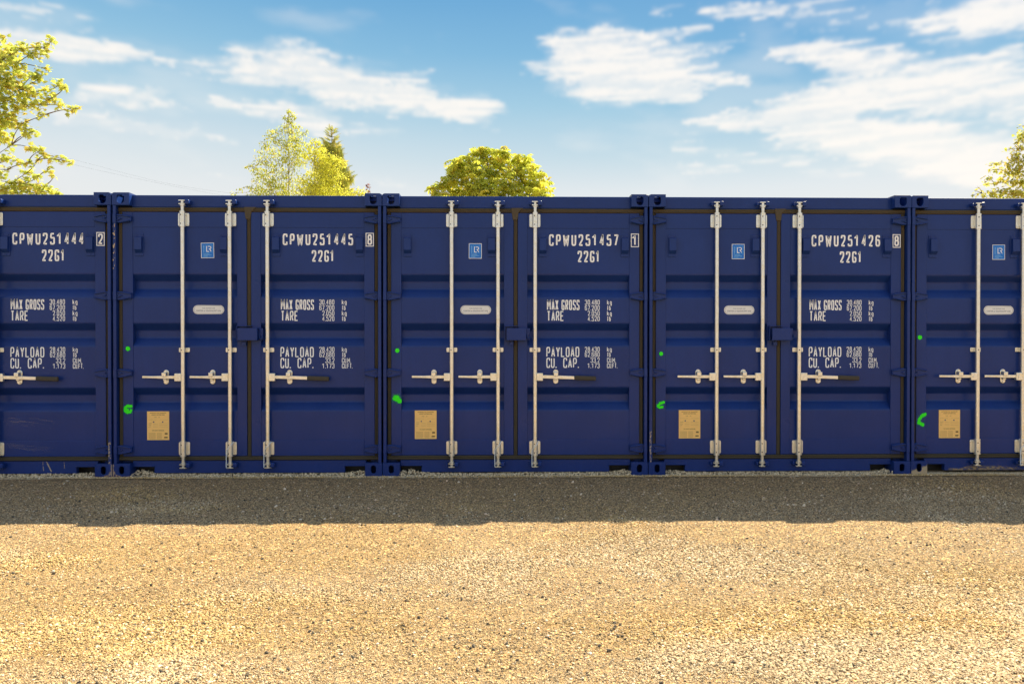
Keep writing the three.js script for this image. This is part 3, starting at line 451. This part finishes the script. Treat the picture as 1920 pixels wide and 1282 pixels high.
const LABELS = ['blue container at the left end of the row, numbered CPWU251444 with check digit 2', 'blue container numbered CPWU251445 with check digit 8, second from the left', 'blue container numbered CPWU251457 with check digit 1, in the middle of the row', 'blue container numbered CPWU251426 with check digit 8, second from the right', 'blue container at the right end of the row, dried mud on its bottom rail'];
boxes.forEach((b, i) => { b.position.set(LEFTS[i], 0, [0.004, 0, -0.003, 0.002, -0.004][i]); tag(b, LABELS[i], 'container', ROW); });
boxes.forEach((b, i) => { const d = b.children.filter((o) => o.name === 'door')[0]; for (const o of d.children) { if (o.name === 'certificate_sticker') { o.rotation.z = [0, 0.018, -0.006, 0.004, 0.002][i]; o.position.x += [0, 0, 0.004, -0.003, 0.006][i]; } if (o.name === 'approval_plate') o.position.y += [0, 0, 0.003, 0.002, -0.002][i]; } });
const doorOf = (b, k) => b.children.filter((o) => o.name === 'door')[k];

const ZT = PANEL + 0.0012;
const massText = [...words('MAX GROSS', 1.5095, 1.8125, 1.528, 0.096, ZT, { stroke: 0.11, gap: 0.24 }), ...words('TARE', 1.5095, 1.667, 1.4265, 0.0935, ZT, { stroke: 0.11, gap: 0.24 })];
const right = (s, y, x1 = 2.0, x0 = 1.8625) => words(s, s.length === 6 ? x0 : s.length === 5 ? x1 - 0.1105 : x1 - 0.0835, x1, y, 0.0455, ZT, { stroke: 0.118, gap: 0.28, wide: 1 });
massText.push(right('30.480', 1.578), right('67.200', 1.5265), right('2.050', 1.476), right('4.520', 1.426));
for (const [s, y] of [['kg', 1.578], ['lb', 1.5265], ['kg', 1.476], ['lb', 1.426]]) massText.push(words(s, 2.069, s === 'kg' ? 2.113 : 2.103, y, 0.0455, ZT, { stroke: 0.118, gap: 0.3 }));
const loadText = [...words('PAYLOAD', 1.504, 1.811, 1.093, 0.094, ZT, { stroke: 0.11, gap: 0.26 }), ...words('CU.', 1.504, 1.597, 0.992, 0.094, ZT, { stroke: 0.11, gap: 0.22 }), ...words('CAP.', 1.661, 1.805, 0.992, 0.094, ZT, { stroke: 0.11, gap: 0.26 })];
loadText.push(right('28.430', 1.1415), right('62.680', 1.0935), right('33.2', 1.0405), right('1.173', 0.99));
for (const [s, a, y] of [['kg', 2.113, 1.1415], ['lb', 2.103, 1.0935], ['CU.M.', 2.15, 1.0405], ['CU.FT.', 2.165, 0.99]]) loadText.push(words(s, 2.069, a, y, 0.0455, ZT, { stroke: 0.115, gap: 0.18 }));
const massGeo = join(massText.flat(3)), loadGeo = join(loadText.flat(3));
['251444:2', '251445:8', '251457:1', '251426:8'].forEach((s, i) => {
  const [n, digit] = s.split(':'), d = doorOf(boxes[i], 1);
  part('serial_number', words('CPWU' + n, 1.5275, 2.174, 2.1235, 0.1065, ZT, { stroke: 0.14, gap: 0.46, wide: 1 }), whitePaint, d);
  part('type_code', words('22G1', 1.7935, 1.997, 1.972, 0.1055, ZT, { stroke: 0.14, gap: 0.36 }), whitePaint, d);
  const z = FRAME + 0.0012;
  part('check_digit', [words(digit, 2.3055, 2.349, 2.128, 0.095, z, { stroke: 0.15, gap: 0.4 }), ribbon([[2.2935, 2.116], [2.361, 2.116], [2.361, 2.234], [2.2935, 2.234]], true, 0.007, z)].flat(), whitePaint, d);
  part('weight_lettering', massGeo, whitePaint, d); part('payload_lettering', loadGeo, whitePaint, d);
});
{ const d = doorOf(boxes[4], 1); part('weight_lettering', massGeo, whitePaint, d); part('payload_lettering', loadGeo, whitePaint, d); }
// seal wires tied round some of the lower brackets
for (const [i, k, x] of [[1, 0, 1.0555], [1, 1, 1.398], [2, 0, 1.0555], [2, 1, 1.398], [4, 0, 1.0555]]) part('seal_wire', sealWire(x), whitePaint, doorOf(boxes[i], k));

// paint marks, mud, scratches: thin coats with an outline of their own
function coat(name, parent, x0, x1, y0, y1, z, w, h, f, rough = 0.7) {
  const map = dataTex(w, h, (i, j) => f((i + 0.5) / w, (j + 0.5) / h), { srgb: true }); map.minFilter = THREE.LinearFilter; map.generateMipmaps = false;
  const m = new THREE.MeshStandardMaterial({ map, transparent: true, roughness: rough }), g = new THREE.PlaneGeometry(x1 - x0, y1 - y0).translate((x0 + x1) / 2, (y0 + y1) / 2, z);
  return part(name, g, m, parent);
}
const GREEN = [52, 255, 18], seg = (x, y, a, b, c, d) => { const dx = c - a, dy = d - b, t = clamp(((x - a) * dx + (y - b) * dy) / (dx * dx + dy * dy)); return Math.hypot(x - a - dx * t, y - b - dy * t); };
const sprayDot = (u, v) => { const d = Math.hypot(u - 0.5, v - 0.5) + 0.06 * (vnoise(u * 9, v * 9, 3) - 0.5); return [...GREEN, 255 * sstep(0.37, 0.27, d) + 40 * sstep(0.5, 0.3, d)]; };
const spray = (lines, r) => (u, v) => { let d = 9; for (const l of lines) d = Math.min(d, seg(u, v, ...l)); d += 0.05 * (vnoise(u * 11, v * 11, 4) - 0.5); return [...GREEN, 255 * sstep(r, r * 0.62, d) + 55 * sstep(r * 1.9, r * 0.7, d)]; };
const curl = spray([[0.85, 0.82, 0.45, 0.86], [0.45, 0.86, 0.2, 0.68], [0.2, 0.68, 0.18, 0.45], [0.18, 0.45, 0.4, 0.26], [0.4, 0.26, 0.75, 0.32], [0.75, 0.32, 0.82, 0.46], [0.2, 0.55, 0.5, 0.48]], 0.15);
const blot = spray([[0.4, 0.62, 0.55, 0.62], [0.5, 0.6, 0.8, 0.28], [0.35, 0.55, 0.6, 0.45]], 0.27), hook = spray([[0.82, 0.88, 0.55, 0.8], [0.55, 0.8, 0.28, 0.56], [0.28, 0.56, 0.22, 0.3], [0.22, 0.3, 0.6, 0.16]], 0.13), smear = spray([[0.86, 0.82, 0.45, 0.7], [0.45, 0.7, 0.22, 0.45], [0.22, 0.45, 0.4, 0.28], [0.4, 0.28, 0.7, 0.34]], 0.15);
const ZF = FRAME + 0.0011;
[[1, 0.114, 1.172, 0.03, sprayDot], [1, 0.107, 0.611, 0.05, curl], [2, 0.124, 1.154, 0.029, sprayDot], [2, 0.117, 0.707, 0.047, blot], [3, 0.118, 1.123, 0.027, sprayDot], [3, 0.111, 0.643, 0.045, smear], [4, 0.1, 1.275, 0.03, sprayDot], [4, 0.105, 0.502, 0.068, hook]].forEach(([i, x, y, r, f]) => coat('green_paint_mark', doorOf(boxes[i], 0), Math.max(0.069, x - r), x + r, y - r, y + r, ZF, 64, 64, f));
const partOf = (b, n) => b.children.find((o) => o.name === n);
coat('dried_mud', partOf(boxes[4], 'bottom_rail'), 0.36, 1.35, 0.028, 0.14, -0.0555, 512, 64, (u, v) => { const h = 0.1 + 0.24 * sstep(0.02, 0.35, u) * sstep(0.75, 0.4, u) + 0.5 * (fbm(u * 16 + v * 2.5, v * 1.5, 611, 4) - 0.45), a = sstep(h + 0.08, h - 0.1, v) * sstep(0.0, 0.06, u) * sstep(0.95, 0.6, u) * (0.15 + 0.75 * sstep(0.3, 0.7, fbm(u * 40, v * 9, 617, 4))); return [168, 146, 116, 255 * a]; }, 0.95);
coat('dried_mud', partOf(boxes[4], 'corner_casting'), 0.0, 0.148, 0.001, 0.1, 0.0042, 96, 64, (u, v) => { const d = Math.hypot((u * 0.148 - 0.073) / 0.0235, Math.max(0, Math.abs(v * 0.099 + 0.001 - 0.062) - 0.0135) / 0.0235), a = sstep(0.55, 0.3, v - 0.42 * u + 0.3 * (fbm(u * 7, v * 6, 622, 4) - 0.3)); return [186, 166, 134, d < 1.05 ? 0 : 235 * a]; }, 0.95);
const scuff = (seed, n, slope) => { const R = rng(seed), L = []; for (let i = 0; i < n; i++) { const x = R() * 0.75, y = 0.95 - x * 0.8 * slope - R() * 0.4 + 0.1, l = 0.04 + 0.22 * R(); L.push([x, y, x + l, y - l * slope * (0.7 + 0.5 * R()), 0.002 + 0.0045 * R() * R(), 0.25 + 0.7 * R()]); } return (u, v) => { let a = 0; for (const [x0, y0, x1, y1, w, k] of L) a = Math.max(a, k * sstep(w * 1.6, w * 0.5, seg(u, v, x0, y0, x1, y1))); return [190, 172, 158, 175 * a * (0.4 + 0.6 * vnoise(u * 60, v * 60, 9))]; }; };
coat('scratch', doorOf(boxes[0], 1), 1.4, 1.95, 0.335, 0.56, PANEL + 0.0011, 384, 160, scuff(21, 20, 0.4), 0.6);
coat('scratch', doorOf(boxes[0], 1), 1.42, 1.98, 0.19, 0.324, FRAME - 0.0002, 384, 96, scuff(22, 46, 0.7), 0.6);
coat('scratch', partOf(boxes[0], 'bottom_rail'), 1.74, 2.02, 0.03, 0.138, -0.0555, 192, 96, (u, v) => { const a = Math.max(sstep(0.03, 0.012, seg(u, v, 0.3, 0.95, 0.46, 0.1)), 0.8 * sstep(0.016, 0.006, seg(u, v, 0.17, 0.98, 0.2, 0.2)), 0.7 * sstep(0.014, 0.006, seg(u, v, 0.86, 0.98, 0.88, 0.4))) * sstep(0.3, 0.55, vnoise(u * 30, v * 22, 5) + 0.15); return [186, 168, 148, 220 * a]; }, 0.6);
// rust and chips on the castings and post where the first two containers touch
const rustEdge = (side) => (u, v) => { const x = side > 0 ? u : 1 - u, d = Math.min(x * 1.1, v) + 0.1 * (fbm(u * 9, v * 9, 71, 4) - 0.5), ring = sstep(0.11, 0.03, Math.abs(Math.hypot(Math.max(0, 0.42 - x), Math.max(0, 0.42 - v)) - 0.36)) * (x < 0.45 && v < 0.45 ? 1 : 0), a = Math.max(0.9 * sstep(0.09, 0.02, d), 0.7 * ring * sstep(0.3, 0.6, fbm(u * 14, v * 14, 5, 3) + 0.1)), k = fbm(u * 20, v * 20, 12, 3); const low = sstep(0.12, 0.02, v); return [lerp(190, 150, low), lerp(172, 98, low) * (0.8 + 0.3 * k), lerp(146, 48, low) * (0.8 + 0.3 * k), 225 * a]; };
coat('rust_stain', boxes[0].children.filter((o) => o.name === 'corner_casting')[6], 2.29, 2.443, 0.001, 0.118, 0.0042, 96, 80, rustEdge(-1), 0.9);
coat('rust_stain', boxes[1].children.filter((o) => o.name === 'corner_casting')[2], -0.005, 0.148, 0.001, 0.118, 0.0042, 96, 80, rustEdge(1), 0.9);
const chips = (seed, dens) => (u, v) => { const a = sstep(dens, dens + 0.06, fbm(u * 3, v * 26, seed, 4)) * sstep(0.6, 0.2, Math.abs(u - 0.5)); return [206, 184, 150, 240 * a]; };
coat('paint_chip', boxes[0].children.filter((o) => o.name === 'corner_post')[2], 2.41, 2.438, 0.125, 0.32, 0.0042, 24, 160, chips(81, 0.55), 0.8);
coat('paint_chip', boxes[3].children.filter((o) => o.name === 'corner_post')[0], 0.0, 0.02, 0.125, 0.42, 0.0042, 24, 200, chips(85, 0.53), 0.8);
coat('paint_chip', boxes[1].children.filter((o) => o.name === 'corner_post')[0], 0.0, 0.028, 1.9, 2.32, 0.0042, 24, 200, chips(88, 0.6), 0.8);

// ------------------------------------------------------------------ trees behind the row
const bark = (r, g, b) => new THREE.MeshStandardMaterial({ color: rgb(r, g, b), roughness: 0.9 });
const leafMat = (t = 0.45) => new THREE.MeshPhysicalMaterial({ color: rgb(1, 1, 1), roughness: 0.95, transmission: t, thickness: 0, side: THREE.DoubleSide, specularIntensity: 0.25 });
function fan(tris) { const g = new THREE.BufferGeometry(); g.setAttribute('position', new THREE.Float32BufferAttribute(tris.flat(2), 3)); g.computeVertexNormals(); return g; }
const LEAF = {
  maple: (() => { const r = [[0, -0.15], [0.3, -0.05], [0.5, 0.22], [0.27, 0.27], [0.34, 0.62], [0.12, 0.5], [0, 0.95], [-0.12, 0.5], [-0.34, 0.62], [-0.27, 0.27], [-0.5, 0.22], [-0.3, -0.05]], t = []; for (let i = 0; i < r.length; i++) { const a = r[i], b = r[(i + 1) % r.length]; t.push([[0, 0.2, 0.06], [a[0], a[1], -0.08 * Math.abs(a[0])], [b[0], b[1], -0.08 * Math.abs(b[0])]]); } return fan(t); })(),
  small: fan([[[0, 0, 0], [0.34, 0.45, 0.05], [0, 1, 0]], [[0, 0, 0], [0, 1, 0], [-0.34, 0.45, 0.05]]]),
  palm: (() => { const t = []; for (let k = 0; k < 7; k++) { const a = (k / 7) * 5.4 - 2.7, l = 0.7 - 0.22 * Math.abs(k - 3) / 3, c = Math.cos(a), s = Math.sin(a), P = (f, w, d) => [s * l * f - c * w, c * l * f + s * w, d]; t.push([[0, 0, 0], P(0.65, 0.13, -0.1), P(1, 0, -0.34)], [[0, 0, 0], P(1, 0, -0.34), P(0.65, -0.13, -0.1)]); } return fan(t); })(),
  spray: (() => { const t = []; for (let k = 0; k < 9; k++) { const y = k / 9, w = 0.42 * (1 - y * 0.75); for (const s of [-1, 1]) t.push([[0, y, 0], [s * w, y + 0.2, -0.12 * w], [0, y + 0.09, 0]]); } t.push([[-0.03, 0, 0], [0.03, 0, 0], [0, 1.1, 0]]); return fan(t); })(),
};
function limb(pts, r0, r1, seg = 10) {   // a tapered, bent limb
  const cv = new THREE.CatmullRomCurve3(pts), g = new THREE.TubeGeometry(cv, seg, 1, 6), p = g.attributes.position, v = new THREE.Vector3(), ring = 7;
  for (let i = 0; i <= seg; i++) { const c = cv.getPointAt(i / seg), r = lerp(r0, r1, i / seg); for (let j = 0; j < ring; j++) { const k = i * ring + j; v.fromBufferAttribute(p, k).sub(c).multiplyScalar(r).add(c); p.setXYZ(k, v.x, v.y, v.z); } }
  return g;
}
function tree(name, label, group, { base, top, depth, trunkR, clumps, leaf, size, tone, mat, barkMat, hang = 0.4, seed, per, loose = 0.95 }) {
  const R = rng(seed), t = thing(name, [0, 0, 0]); tag(t, label, 'tree', group);
  const B = at(base, 628, depth); B.y = 0; const T = at(top[0], top[1], depth), gauss = () => (R() + R() + R() - 1.5) / 0.75;
  const bend = (s) => new THREE.Vector3((R() - 0.5) * s, 0, (R() - 0.5) * s), stem = [B, B.clone().lerp(T, 0.35).add(bend(0.4)), B.clone().lerp(T, 0.6).add(bend(0.5)), B.clone().lerp(T, 0.82).add(bend(0.5)), T], cv = new THREE.CatmullRomCurve3(stem);
  part('trunk', [limb(stem, trunkR, 0.012, 20)], barkMat, t);
  const arms = [], rows = [], m = new THREE.Matrix4(), q = new THREE.Quaternion(), q2 = new THREE.Quaternion(), e = new THREE.Euler(), s = new THREE.Vector3(), c = new THREE.Color(), tones = [];
  const placed = [], axis = top[0]; for (const [px, py, rp, k = 1, dz = null] of [...clumps].sort((a, b) => Math.abs(a[0] - axis) - Math.abs(b[0] - axis))) {
    const rad = rp / FOCAL * depth, P = at(px, py, depth + (dz ?? (R() - 0.5) * rad * 3)), f = clamp((P.y / T.y) * (0.5 + 0.3 * R()), 0.1, 0.96); let A = cv.getPointAt(f);
    const reach = (p) => Math.hypot(p.x - lerp(B.x, T.x, p.y / T.y), p.z - B.z); let best = A.distanceTo(P);
    for (const o of placed) { const d = o.distanceTo(P); if (d < best && d > 0.15 && reach(o) < reach(P) * 0.93 && o.y < P.y + 0.25 * d) { best = d; A = o; } }
    placed.push(P);
    const mid = A.clone().lerp(P, 0.5).add(bend(best * 0.25)); mid.y += (0.12 - 0.2 * hang) * best;
    arms.push(limb([A, mid, P], Math.min(trunkR * 0.25, 0.007 + 0.009 * reach(P) * 0.3 + 0.003 * best), 0.005, 6));
    for (let i = 0; i < 3; i++) { const d = new THREE.Vector3(gauss(), gauss() * 0.6 + 0.1, gauss()).normalize().multiplyScalar(rad * (0.7 + 0.5 * R())); arms.push(limb([P.clone().lerp(mid, 0.3), P.clone().addScaledVector(d, 0.4), P.clone().add(d)], 0.007, 0.002, 4)); }
    const n = Math.round(4 * per * k * (rp / 20) ** 2.1);
    for (let i = 0; i < n; i++) {
      const d = new THREE.Vector3(gauss(), gauss() * 0.8, gauss()), l = d.length(); if (l > 1.55) d.multiplyScalar(1.55 / l * R()); d.multiplyScalar(rad * loose);
      const z = 1.2 * size * (0.65 + 0.7 * R());
      e.set(-Math.PI / 2 + (R() - 0.5) * 2.2 - hang * (0.6 + R()), R() * 6.283, (R() - 0.5) * 0.8, 'YXZ'); q.setFromEuler(e);
      rows.push(m.compose(P.clone().add(d), q, s.set(z, z, z)).toArray()); tone(R, c); tones.push(c.r, c.g, c.b);
    }
  }
  part('branches', arms, barkMat, t);
  const im = new THREE.InstancedMesh(leaf, mat, rows.length); rows.forEach((r, i) => { im.setMatrixAt(i, m.fromArray(r)); im.setColorAt(i, c.setRGB(tones[3 * i], tones[3 * i + 1], tones[3 * i + 2])); });
  im.name = 'crown'; shade(im); im.userData.kind = 'stuff'; t.add(im);
  return t;
}
const mix = (list) => (R, c) => { let t = R(), i = 0; while (i < list.length - 1 && t > list[i][0]) { t -= list[i][0]; i++; } const b = 0.75 + 0.5 * R(), [, r, g, bl] = list[i]; c.setRGB(r * b, g * b, bl * b); };
const near = leafMat(0.55);
tree('maple_tree', 'yellow-green maple with lobed leaves, cut by the left edge of the frame', null, { base: -150, top: [-120, -40], depth: 24, trunkR: 0.24, leaf: LEAF.maple, size: 0.125, mat: near, barkMat: bark(0.16, 0.12, 0.08), seed: 101, per: 27, hang: 0.45,
  tone: mix([[0.5, 0.64, 0.66, 0.15], [0.33, 0.5, 0.58, 0.13], [0.17, 0.72, 0.6, 0.15]]),
  clumps: [[96, 76, 9], [80, 90, 12], [62, 98, 13], [40, 90, 13], [20, 100, 16], [6, 72, 7], [2, 112, 18], [30, 118, 14], [-20, 90, 30], [-60, 60, 34], [-30, 150, 34], [12, 148, 20], [40, 142, 14], [66, 136, 11], [84, 128, 9], [72, 148, 9], [36, 168, 18], [60, 172, 14], [10, 188, 20], [88, 170, 10], [110, 156, 11], [120, 163, 8], [96, 184, 11], [112, 196, 9], [134, 204, 9], [146, 203, 5], [72, 196, 12], [44, 198, 15], [80, 216, 9], [16, 222, 18], [40, 232, 12], [64, 246, 9], [50, 250, 7], [-20, 215, 32], [-70, 150, 45], [-70, 240, 45], [4, 256, 14], [20, 272, 8, 0.6], [58, 277, 8], [74, 283, 10], [84, 290, 8], [14, 296, 12, 0.7], [34, 300, 10, 0.6], [52, 306, 9], [70, 300, 7, 0.6], [100, 298, 7], [118, 299, 8], [132, 304, 5], [90, 318, 8, 0.8], [12, 318, 9, 0.6], [50, 324, 11], [70, 330, 8], [100, 332, 5, 0.7], [24, 342, 14], [44, 345, 13], [64, 348, 11], [82, 350, 11], [96, 356, 10], [8, 350, 12], [104, 364, 10], [60, 370, 20], [20, 370, 24], [90, 380, 22], [-40, 320, 34], [-80, 330, 40]] });
const birchMat = leafMat(0.55);
tree('birch_tree', 'tall airy birch with thin yellowing leaves, left of the spruce', null, { base: 552, top: [541, 204], depth: 42, trunkR: 0.048, leaf: LEAF.small, size: 0.085, mat: birchMat, barkMat: bark(0.38, 0.34, 0.28), seed: 202, per: 215, hang: 0.7,
  tone: mix([[0.5, 0.62, 0.63, 0.13], [0.4, 0.46, 0.53, 0.12], [0.1, 0.68, 0.56, 0.13]]),
  clumps: [[541, 209, 5], [548, 216, 6, 0.8], [538, 222, 7, 0.8], [545, 230, 8, 0.7], [553, 222, 4, 0.6], [533, 238, 8, 0.6], [556, 240, 8, 0.6], [524, 246, 7, 0.5], [546, 250, 11, 0.7], [510, 246, 8, 0.5], [505, 256, 9, 0.6], [522, 262, 12, 0.6], [555, 262, 13, 0.9], [570, 250, 6, 0.5], [575, 246, 4, 0.5], [538, 275, 14, 0.7], [498, 272, 10, 0.6], [560, 282, 14, 1], [512, 284, 13, 0.6], [488, 286, 8, 0.5], [535, 298, 15, 0.7], [558, 304, 13, 0.8], [500, 302, 12, 0.6], [484, 300, 8, 0.5], [470, 311, 6, 0.5], [460, 313, 4, 0.5], [480, 316, 10, 0.6], [515, 318, 14, 0.7], [540, 326, 14, 0.6], [490, 328, 13, 0.7], [505, 342, 16, 0.8], [530, 350, 16, 0.8], [556, 345, 14, 0.5], [478, 338, 7, 0.5], [472, 352, 7, 0.4], [486, 356, 13, 0.7], [462, 350, 4, 0.35], [450, 355, 5, 0.4], [440, 362, 6, 0.5], [515, 366, 20, 0.8], [545, 372, 18, 0.8], [480, 372, 16, 0.6], [500, 400, 24], [545, 405, 24], [585, 400, 18], [470, 400, 16], [520, 440, 26], [560, 440, 22]] });
tree('yellow_birch_tree', 'smaller dense golden birch growing between the tall birch and the spruce', null, { base: 608, top: [590, 262], depth: 40, trunkR: 0.045, leaf: LEAF.small, size: 0.085, mat: birchMat, barkMat: bark(0.36, 0.32, 0.26), seed: 303, per: 230, loose: 1.1, hang: 0.75,
  tone: mix([[0.7, 0.7, 0.69, 0.11], [0.3, 0.6, 0.64, 0.11]]),
  clumps: [[588, 264, 6, 0.7], [596, 268, 7, 0.8], [580, 274, 7, 0.8], [602, 280, 9], [590, 286, 10], [576, 296, 10, 0.9], [596, 302, 11], [610, 298, 8], [622, 296, 8], [632, 300, 7], [640, 306, 7, 0.9], [618, 312, 11], [604, 322, 12], [586, 326, 11, 0.8], [630, 322, 10, 0.9], [572, 340, 12, 0.9], [592, 346, 13], [614, 338, 12], [628, 342, 10, 0.9], [608, 358, 14], [582, 362, 13], [632, 360, 11, 0.9], [646, 332, 5, 0.6], [562, 358, 10, 0.8], [655, 362, 8, 0.7], [668, 362, 8, 0.8], [676, 358, 7, 0.8], [684, 366, 8, 0.8], [600, 376, 20], [640, 376, 18], [590, 405, 20], [630, 405, 20], [665, 385, 14], [610, 440, 22]] });
{ // spruce: whorls of drooping boughs round a straight trunk
  const R = rng(404), depth = 48, t = thing('spruce_tree'); tag(t, 'dark green spruce with drooping boughs behind the golden birch', 'tree');
  const T = at(622, 240, depth), B = T.clone(); B.y = 0; part('trunk', [limb([B, B.clone().lerp(T, 0.5), T], 0.2, 0.015, 10)], bark(0.1, 0.07, 0.045), t);
  const arms = [], rows = [], tones = [], m = new THREE.Matrix4(), q = new THREE.Quaternion(), c = new THREE.Color(), up = new THREE.Vector3(0, 1, 0), s = new THREE.Vector3();
  const spray = (p, dir, z) => { q.setFromUnitVectors(up, dir.clone().normalize()); q.multiply(new THREE.Quaternion().setFromAxisAngle(up, R() * 6.28)); rows.push(m.compose(p, q, s.set(z, z, z)).toArray()); const b = 0.7 + 0.6 * R(), g = R(); if (g < 0.6) c.setRGB(0.44 * b, 0.48 * b, 0.1 * b); else c.setRGB(0.62 * b, 0.56 * b, 0.12 * b); tones.push(c.r, c.g, c.b); };
  for (let y = T.y - 0.12; y > 3; y -= 0.2) {
    const h = T.y - y, len = Math.min(2.1, 0.12 + 0.36 * h), n = h < 0.8 ? 5 : 7;
    for (let k = 0; k < n; k++) {
      if (R() < 0.12) continue;
      const a = (k / n) * 6.283 + R() * 1.5, L = len * (0.65 + 0.55 * R()), P = new THREE.Vector3(T.x, y, T.z), O = new THREE.Vector3(Math.cos(a), 0, Math.sin(a));
      const tip = P.clone().addScaledVector(O, L).add(new THREE.Vector3(0, L * (h < 1 ? 0.35 : 0.05 - 0.12 * R()), 0)), mid = P.clone().lerp(tip, 0.55); mid.y -= L * 0.12;
      arms.push(limb([P, mid, tip], 0.02, 0.005, 5)); const cv = new THREE.CatmullRomCurve3([P, mid, tip]), N = Math.max(3, Math.round(L * 9));
      for (let i = 1; i <= N; i++) { const f = i / N, p = cv.getPointAt(f), d = cv.getTangentAt(f); spray(p, d.clone().add(new THREE.Vector3((R() - 0.5) * 0.9, (R() - 0.3) * 0.5, (R() - 0.5) * 0.9)), 0.22 + 0.1 * R()); if (f > 0.25 && h > 0.9) for (let w = 0; w < 2; w++) spray(p, new THREE.Vector3((R() - 0.5) * 0.7, -1, (R() - 0.5) * 0.7), 0.3 + 0.25 * R()); }
    }
  }
  spray(T.clone().add(new THREE.Vector3(0, -0.2, 0)), new THREE.Vector3(0, 1, 0), 0.35);
  part('branches', arms, bark(0.1, 0.07, 0.045), t);
  const im = new THREE.InstancedMesh(LEAF.spray, leafMat(0.25), rows.length); rows.forEach((r, i) => { im.setMatrixAt(i, m.fromArray(r)); im.setColorAt(i, c.setRGB(tones[3 * i], tones[3 * i + 1], tones[3 * i + 2])); }); im.name = 'crown'; shade(im); im.userData.kind = 'stuff'; t.add(im);
}
tree('chestnut_tree', 'round-topped green horse chestnut above the middle container', null, { base: 915, top: [912, 290], depth: 40, trunkR: 0.25, leaf: LEAF.palm, size: 0.3, mat: leafMat(0.6), barkMat: bark(0.1, 0.08, 0.06), seed: 505, per: 15, loose: 1.0, hang: 0.05,
  tone: mix([[0.5, 0.68, 0.7, 0.11], [0.35, 0.54, 0.6, 0.1], [0.15, 0.76, 0.66, 0.11]]),
  clumps: [[906, 278, 8], [898, 284, 10], [914, 286, 11], [886, 288, 8], [930, 284, 7], [942, 285, 9], [950, 292, 8], [872, 297, 8], [854, 298, 5], [862, 306, 10], [884, 302, 16], [908, 304, 18], [934, 302, 16], [958, 304, 13], [976, 296, 9], [984, 292, 6], [986, 304, 11], [972, 314, 14], [1000, 312, 9], [846, 312, 9], [850, 322, 12], [870, 320, 17], [896, 326, 20], [924, 324, 20], [952, 326, 18], [980, 328, 17], [1006, 326, 12], [1020, 340, 8], [1012, 346, 12], [842, 328, 10], [834, 338, 8], [846, 342, 14], [824, 346, 9], [812, 348, 6], [802, 352, 5], [866, 346, 18], [892, 350, 19], [920, 350, 20], [948, 350, 19], [976, 350, 18], [1002, 354, 15], [1026, 354, 9], [1030, 342, 4], [820, 360, 12], [850, 364, 20], [890, 370, 24], [930, 370, 24], [970, 370, 24], [1010, 368, 18], [830, 392, 28], [880, 402, 32], [930, 405, 32], [980, 402, 32], [1020, 392, 24], [860, 440, 30], [915, 445, 32], [970, 440, 30], [915, 480, 24]] });
tree('lime_tree', 'loose sunlit tree with small leaves, cut by the right edge of the frame', null, { base: 1975, top: [1960, 215], depth: 32, trunkR: 0.16, leaf: LEAF.maple, size: 0.1, mat: near, barkMat: bark(0.12, 0.09, 0.06), seed: 606, per: 66, hang: 0.5,
  tone: mix([[0.55, 0.62, 0.6, 0.14], [0.3, 0.48, 0.53, 0.1], [0.15, 0.72, 0.58, 0.16]]),
  clumps: [[1918, 252, 6], [1915, 262, 7], [1904, 268, 5, 0.7], [1896, 279, 5, 0.7], [1886, 281, 3, 0.7], [1914, 278, 9], [1903, 288, 7], [1912, 300, 10], [1897, 297, 6, 0.8], [1894, 308, 8], [1878, 304, 5, 0.7], [1868, 306, 4, 0.8], [1858, 308, 5, 0.8], [1862, 318, 6, 0.7], [1876, 318, 7, 0.7], [1890, 322, 9], [1908, 320, 11], [1848, 336, 5, 0.7], [1858, 334, 6, 0.6], [1850, 346, 6, 0.7], [1866, 344, 7, 0.6], [1880, 338, 9, 0.8], [1898, 340, 10], [1914, 342, 10], [1836, 352, 5, 0.5], [1828, 357, 4, 0.5], [1826, 366, 4, 0.6], [1842, 362, 7, 0.6], [1860, 360, 9, 0.8], [1880, 360, 11], [1902, 362, 12], [1920, 364, 12], [1940, 250, 24], [1950, 300, 30], [1950, 350, 30], [1900, 380, 24], [1860, 382, 18]] });
tree('rowan_tree', 'small reddish rowan tip just above the seam right of the spruce', null, { base: 700, top: [691, 356], depth: 44, trunkR: 0.03, leaf: LEAF.small, size: 0.1, mat: leafMat(0.4), barkMat: bark(0.14, 0.07, 0.05), seed: 707, per: 240, hang: 0.3,
  tone: mix([[0.7, 0.3, 0.1, 0.06], [0.3, 0.34, 0.2, 0.05]]), clumps: [[689, 345, 2.5, 0.8], [692, 350, 3, 0.6], [690, 358, 3, 0.5], [698, 376, 8], [686, 378, 8]] });
// two service wires sloping down behind the row
[[[60, 280], [152, 303], [310, 343], [445, 364], [700, 392], 'thin overhead wire running behind the maple, the upper of the pair'], [[60, 290], [152, 312], [330, 350], [450, 371], [700, 398], 'thin overhead wire running behind the maple, the lower of the pair']].forEach((r) => {
  const w = new THREE.Mesh(new THREE.TubeGeometry(new THREE.CatmullRomCurve3(r.slice(0, 5).map(([x, y]) => at(x, y, 60))), 60, 0.003, 5), darkSteel); w.name = numbered('overhead_wire'); shade(w); scene.add(w); tag(w, r[5], 'wire', 'overhead wires behind the containers');
});

renderer.render(scene, camera);
